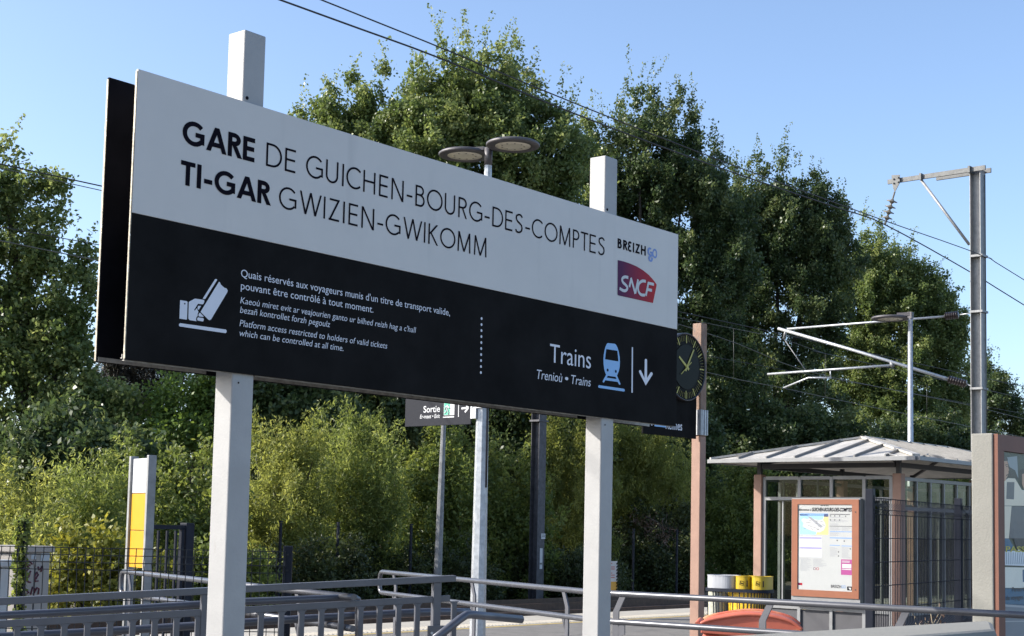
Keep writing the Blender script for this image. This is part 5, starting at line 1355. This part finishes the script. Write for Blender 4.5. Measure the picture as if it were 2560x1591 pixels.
make_tree('broadleaf_tree', 'narrow small tree top between the two tallest oaks above the right post', 'tree', Yw(1468, 38), sm, 1468, .15, 20, 5.0, M_LEAF_OAK, 22, .14, group='trees beyond the tracks', bough=.62, tall=1.0, cover=.58, spread=.15, up=.7)
t2 = []
for x, y, L, wd in ((1592, 195, 260, 44), (1637, 195, 260, 46), (1690, 226, 240, 44), (1725, 258, 220, 44), (1553, 262, 230, 44), (1745, 315, 210, 44), (1780, 356, 200, 46), (1807, 430, 200, 44), (1523, 345, 220, 40)):
    t2 += spire(x, y, L, wd, 0, rng.uniform(-1.5, 1.5))
t2 += [(1800, 540, 70, 80), (1790, 640, 90, 110), (1620, 430, 120, 150), (1700, 520, 130, 150), (1600, 640, 120, 150), (1720, 750, 150, 190), (1560, 850, 130, 200), (1760, 960, 140, 140)]
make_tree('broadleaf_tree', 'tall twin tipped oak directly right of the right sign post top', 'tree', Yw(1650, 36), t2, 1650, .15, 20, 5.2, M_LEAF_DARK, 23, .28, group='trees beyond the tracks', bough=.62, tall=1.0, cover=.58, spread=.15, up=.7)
t3 = []
for x, y, L, wd in ((1900, 393, 230, 46), (1955, 370, 250, 50), (2000, 414, 230, 46), (2032, 438, 200, 40), (2062, 462, 180, 42), (2092, 505, 180, 40), (1838, 430, 200, 42), (2098, 560, 150, 34)):
    t3 += spire(x, y, L, wd, 0, rng.uniform(-1.5, 1.5))
t3 += [(1845, 520, 60, 80), (1830, 690, 80, 120), (2050, 560, 65, 100), (2065, 660, 55, 90), (1950, 600, 120, 140), (2030, 620, 70, 100), (1870, 620, 110, 140), (1960, 790, 150, 160), (1850, 830, 130, 170), (1930, 1000, 190, 140), (2060, 760, 60, 130)]
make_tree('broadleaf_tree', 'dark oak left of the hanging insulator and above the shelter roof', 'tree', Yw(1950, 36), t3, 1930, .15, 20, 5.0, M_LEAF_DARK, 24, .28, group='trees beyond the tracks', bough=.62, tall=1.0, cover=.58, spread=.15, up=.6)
t4 = []
for x, y, L, wd in ((2153, 550, 200, 40), (2190, 565, 200, 44), (2230, 610, 190, 46), (2277, 626, 190, 46), (2343, 694, 160, 40), (2110, 640, 180, 40), (2372, 735, 140, 36)):
    t4 += spire(x, y, L, wd, 0, rng.uniform(-1, 1))
t4 += [(2220, 700, 90, 80), (2300, 740, 70, 70), (2170, 760, 100, 110), (2270, 800, 110, 110), (2130, 920, 110, 120), (2240, 950, 150, 120), (2350, 870, 70, 100), (2380, 960, 70, 120), (2250, 1060, 180, 80)]
make_tree('broadleaf_tree', 'lighter green oak behind the cantilever arms left of the grey mast', 'tree', Yw(2210, 36), t4, 2210, .15, 20, 4.6, M_LEAF_OAK, 25, .26, group='trees beyond the tracks', bough=.55, tall=1.0, cover=.62, spread=.15, up=.5)
t5 = spire(2440, 850, 150, 40) + spire(2476, 893, 140, 40) + spire(2525, 972, 110, 36) + spire(2556, 1000, 100, 34) + [(2450, 1010, 70, 90), (2530, 1070, 70, 70), (2400, 1060, 60, 80), (2600, 1080, 80, 70)]
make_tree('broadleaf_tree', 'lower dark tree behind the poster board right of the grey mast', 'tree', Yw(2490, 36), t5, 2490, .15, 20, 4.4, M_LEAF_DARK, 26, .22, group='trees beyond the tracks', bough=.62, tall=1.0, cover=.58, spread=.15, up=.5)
t0 = [(60, 720, 70, 60), (150, 850, 80, 80), (20, 900, 80, 80), (15, 395, 34, 34), (75, 465, 70, 28), (150, 470, 60, 22), (10, 480, 70, 60), (60, 560, 60, 45), (120, 560, 45, 35), (30, 650, 80, 60), (140, 640, 75, 45), (215, 640, 35, 30), (185, 700, 60, 45), (90, 750, 70, 50), (20, 800, 60, 60), (175, 800, 65, 50), (225, 770, 20, 50), (120, 880, 80, 55), (200, 890, 50, 60), (40, 950, 80, 70), (150, 990, 90, 70), (-60, 560, 80, 180), (-80, 850, 90, 200), (60, 1080, 110, 80), (220, 1010, 90, 60), (230, 1100, 110, 70), (330, 1040, 70, 60)]
make_tree('broadleaf_tree', 'open crowned oak with visible forked trunk at the left edge', 'tree', Yw(110, 36), t0, 110, .15, 20, 4.0, M_LEAF_OAK, 27, .30, group='trees beyond the tracks', bough=.42, tall=1.0, cover=.62, spread=.15, up=.3, limbs=14, shell=.2)
tp = [(330, 930, 70, 40), (380, 960, 60, 40), (290, 960, 60, 35), (350, 1000, 80, 35), (420, 930, 50, 35), (300, 890, 60, 30), (390, 890, 50, 30)]
make_tree('pine_tree', 'brownish dark pine seen under the left end of the sign', 'tree', Yw(340, 46), tp, 340, .22, 26, 4.6, M_LEAF_PINE, 28, .2, group='trees beyond the tracks', spread=.2, aspect=.16, up=.2, shell=.2)
tl = [(450, 1000, 60, 75), (500, 960, 50, 60), (410, 1040, 50, 50), (470, 1080, 70, 60), (540, 1020, 50, 80), (400, 1110, 60, 50), (560, 950, 50, 60)]
make_tree('young_tree', 'bright fresh green young tree left of the left sign leg', 'tree', Yw(470, 33), tl, 470, .13, 22, 5.2, M_LEAF_LIGHT, 29, .1, group='trees beyond the tracks', spread=.2, up=.6)
# lower, darker trees that close the gap between the hedge and the tall crowns
for i, (x, y, rx, ry, lab) in enumerate(((690, 950, 190, 140, 'dark rounded tree under the sign right of the left leg'), (1280, 1060, 230, 130, 'dark rounded tree between the exit sign and the right leg'), (960, 975, 170, 120, 'dark rounded tree whose top hides behind the exit sign'), (1640, 1120, 170, 130, 'dark rounded tree under the direction board'), (1960, 1130, 210, 110, 'dark rounded tree directly behind the shelter roof'), (2330, 1150, 200, 90, 'dark rounded tree behind the right end of the shelter'), (170, 1150, 200, 90, 'dark rounded tree behind the shrubs left of the totem'))):
    lb = [(x-rx*.45, y+10, rx*.55, ry), (x+rx*.45, y+15, rx*.55, ry*.9), (x, y-ry*.25, rx*.5, ry*.8), (x-rx*.2, y+ry*.8, rx*.7, ry*.7), (x+rx*.3, y+ry*.8, rx*.7, ry*.7)]
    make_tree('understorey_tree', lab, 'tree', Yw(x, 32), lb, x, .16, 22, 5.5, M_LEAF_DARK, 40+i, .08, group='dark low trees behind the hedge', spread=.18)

# ================================================================== SHRUBS along the far side of the tracks
def shrub(name, label, Y, lobes, px, size, aspect, per, dens, m, seed, up=.8, droop=0., spread=.22, group='shrubs along the far side of the tracks', shell=.35, shoot=1.2):
    c = at_Y(px, 1450, Y); base = V((c.x, Y, -.36))
    t = thing(name, base, label, 'shrub', group)
    C, tc_ = boughs(lobes, Y, seed, .34, 1.7 if up > .6 else 1.1, .8*dens/5.5, .9, .35, .55 if up < 0 else 0.)
    per = int(per*.55); spread = .15
    rr = random.Random(seed); forks = []
    for l in lobes:
        p = at_Y(l[0], l[1]+l[3]*.2, Y+(l[4] if len(l) > 4 else 0)); b2 = base+V((rr.uniform(-.4, .4), rr.uniform(-.3, .3), 0))
        forks.append((b2.lerp(p, .4)+V((rr.uniform(-.2, .2), 0, 0)), p))
    limb_mesh(t, 'stems', base, forks, .05, seed)
    leaf_cloud(C, per, spread, size, aspect, up, 'foliage', m, t, seed, droop, tc_, shoot)
    return t
def mound(x0, x1, ytop, ybot, n, jit, seed, dY=1.2):
    r = random.Random(seed); out = []
    for i in range(n):
        x = x0+(x1-x0)*(i+.5)/n + r.uniform(-1, 1)*jit; w_ = (x1-x0)/n*.85
        yt = ytop + r.uniform(-.3, 1.0)*jit*1.2
        out.append((x, yt+60, w_*.62, 75, r.uniform(-dY, dY)*.4)); out.append((x+r.uniform(-10, 10), yt+170, w_*.95, 110, r.uniform(-dY, 0))); out.append((x, (yt+ybot)/2+70, w_, (ybot-yt)*.30, r.uniform(-dY, 0)-.3)); out.append((x, ybot-55, w_, 75, r.uniform(-dY, 0)-.5))
    return out
shrub('willow_shrub', 'olive willow shrub at the left edge behind the ivy post', Yw(25, 27), mound(-90, 140, 1190, 1500, 4, 22, 1), 30, .125, .26, 60, 5.6, M_LEAF_WILLOW, 51)
shrub('willow_shrub', 'olive willow shrub with feathery tips left of the totem', Yw(225, 27), mound(120, 330, 1135, 1490, 4, 26, 2), 230, .125, .26, 60, 5.6, M_LEAF_SALLOW, 52)
shrub('broadleaf_shrub', 'yellowing low shrub behind the mesh fence right of the cabinets', Yw(170, 23.5), [(170, 1430, 60, 70), (240, 1400, 60, 60), (300, 1440, 60, 70), (140, 1480, 50, 50), (250, 1490, 90, 50), (360, 1460, 50, 70)], 220, .12, .6, 36, 5.4, M_LEAF_YEL, 53, .5, 0, .18)
shrub('broadleaf_shrub', 'green shrub between the totem and the left sign leg', Yw(445, 27.35), mound(330, 560, 1120, 1490, 4, 22, 4), 440, .12, .5, 54, 5.4, M_LEAF_BUSH, 54)
shrub('broadleaf_shrub', 'yellow green low shrub left of the fence end post', Yw(500, 24.2), [(500, 1420, 55, 70), (570, 1430, 60, 70), (640, 1460, 60, 50), (520, 1480, 80, 50), (450, 1470, 50, 60)], 560, .12, .55, 36, 5.2, M_LEAF_BUSH, 55, .5, 0, .18)
shrub('willow_shrub', 'tall olive willow shrub directly right of the left sign leg', Yw(700, 27.7), mound(600, 800, 1050, 1500, 4, 24, 6), 700, .125, .25, 64, 5.8, M_LEAF_WILLOW, 56)
shrub('willow_shrub', 'tall olive willow shrub left of the thin pole under the sign', Yw(900, 27.7), mound(790, 1010, 1048, 1500, 4, 24, 7), 900, .125, .25, 64, 5.8, M_LEAF_SALLOW, 57)
shrub('broadleaf_shrub', 'leafy shrub with long shoots between the exit sign pole and lamp post', Yw(1105, 27.35), mound(1010, 1200, 1078, 1510, 4, 26, 8), 1100, .125, .45, 54, 5.4, M_LEAF_BUSH, 58)
shrub('broadleaf_shrub', 'bright leafy shrub between the lamp post and the dark mast', Yw(1270, 27.35), mound(1190, 1350, 1130, 1510, 3, 24, 9), 1270, .125, .5, 54, 5.4, M_LEAF_BUSH, 59)
shrub('weeping_willow', 'weeping willow shrub between the dark mast and the right sign leg', Yw(1427, 28.75), mound(1345, 1510, 1020, 1510, 4, 20, 10), 1420, .13, .22, 62, 5.6, M_LEAF_WILLOW, 60, -.6, .6)
shrub('weeping_willow', 'weeping willow shrub with drooping branches right of the right sign leg', Yw(1560, 28.75), [(1560, 1110, 50, 45), (1620, 1130, 50, 60), (1570, 1180, 55, 60), (1640, 1200, 45, 60), (1540, 1230, 50, 60), (1690, 1180, 35, 60), (1590, 1260, 70, 60)], 1600, .13, .22, 62, 5.6, M_LEAF_WILLOW, 61, -.7, .7)
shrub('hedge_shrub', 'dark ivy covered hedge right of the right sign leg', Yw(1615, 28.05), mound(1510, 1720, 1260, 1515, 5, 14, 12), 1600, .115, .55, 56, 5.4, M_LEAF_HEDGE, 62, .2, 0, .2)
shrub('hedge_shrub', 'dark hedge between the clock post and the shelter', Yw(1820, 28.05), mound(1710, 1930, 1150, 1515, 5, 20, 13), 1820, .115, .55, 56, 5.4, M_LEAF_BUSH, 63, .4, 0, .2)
shrub('hedge_shrub', 'dark hedge seen through the shelter glass', Yw(2180, 29.8), mound(1920, 2440, 1190, 1530, 9, 16, 14), 2200, .16, .6, 32, 4.6, M_LEAF_BUSH, 64, .4, 0, .22)
for k, (xa, xb) in enumerate(((560, 880), (880, 1200), (1200, 1520))):  # added dark-leaved band; its colour stands for shade under the shrubs
    shrub('hedge_shrub', ('low hedge foot, shade painted into its dark leaves, right of the left sign leg', 'low hedge foot, shade painted into its dark leaves, under the exit sign', 'low hedge foot, shade painted into its dark leaves, around the dark mast')[k], Yw((xa+xb)/2, 26.9), mound(xa, xb, 1395, 1512, 6, 26, 15+k), (xa+xb)/2, .10, .5, 60, 5.0, M_LEAF_HEDGE, 65+k, .2, 0, .2)
cs = fill([(1625, 1320, 22, 22), (1650, 1350, 22, 40), (1600, 1305, 20, 18), (1665, 1335, 16, 24)], Yw(1640, 26.3), 6, 99, .5, .1)
dead = thing('dead_branch', at_Y(1640, 1360, Yw(1640, 26.3)), 'brown dead foliage hanging in the dark hedge', 'dead branch')
leaf_cloud(cs, 30, .14, .16, .14, -.6, 'dry_foliage', M_DRYLEAF, dead, 98, .6)
ex = at_Y(1640, 1300, Yw(1640, 26.4)); mb = MB(); mb.tube([ex+V((-.3, .1, .1)), ex+V((.1, 0, -.1)), ex+V((.35, 0, -.6))], [.03, .02, .01], 5); mb.build('branch', M_BARK, dead)
# distant wood that closes the horizon
pts = []
r = np.random.default_rng(5)
for k in range(900):
    u_ = r.uniform(-60, 190); w_ = r.uniform(62, 74); pts.append(np.array(uw(u_, w_, r.uniform(-.3, 6.5))))
far = leaf_cloud(pts, 60, 1.1, .8, .7, .3, 'distant_wood', M_LEAF_DARK, None, 77)
far['kind'] = 'stuff'
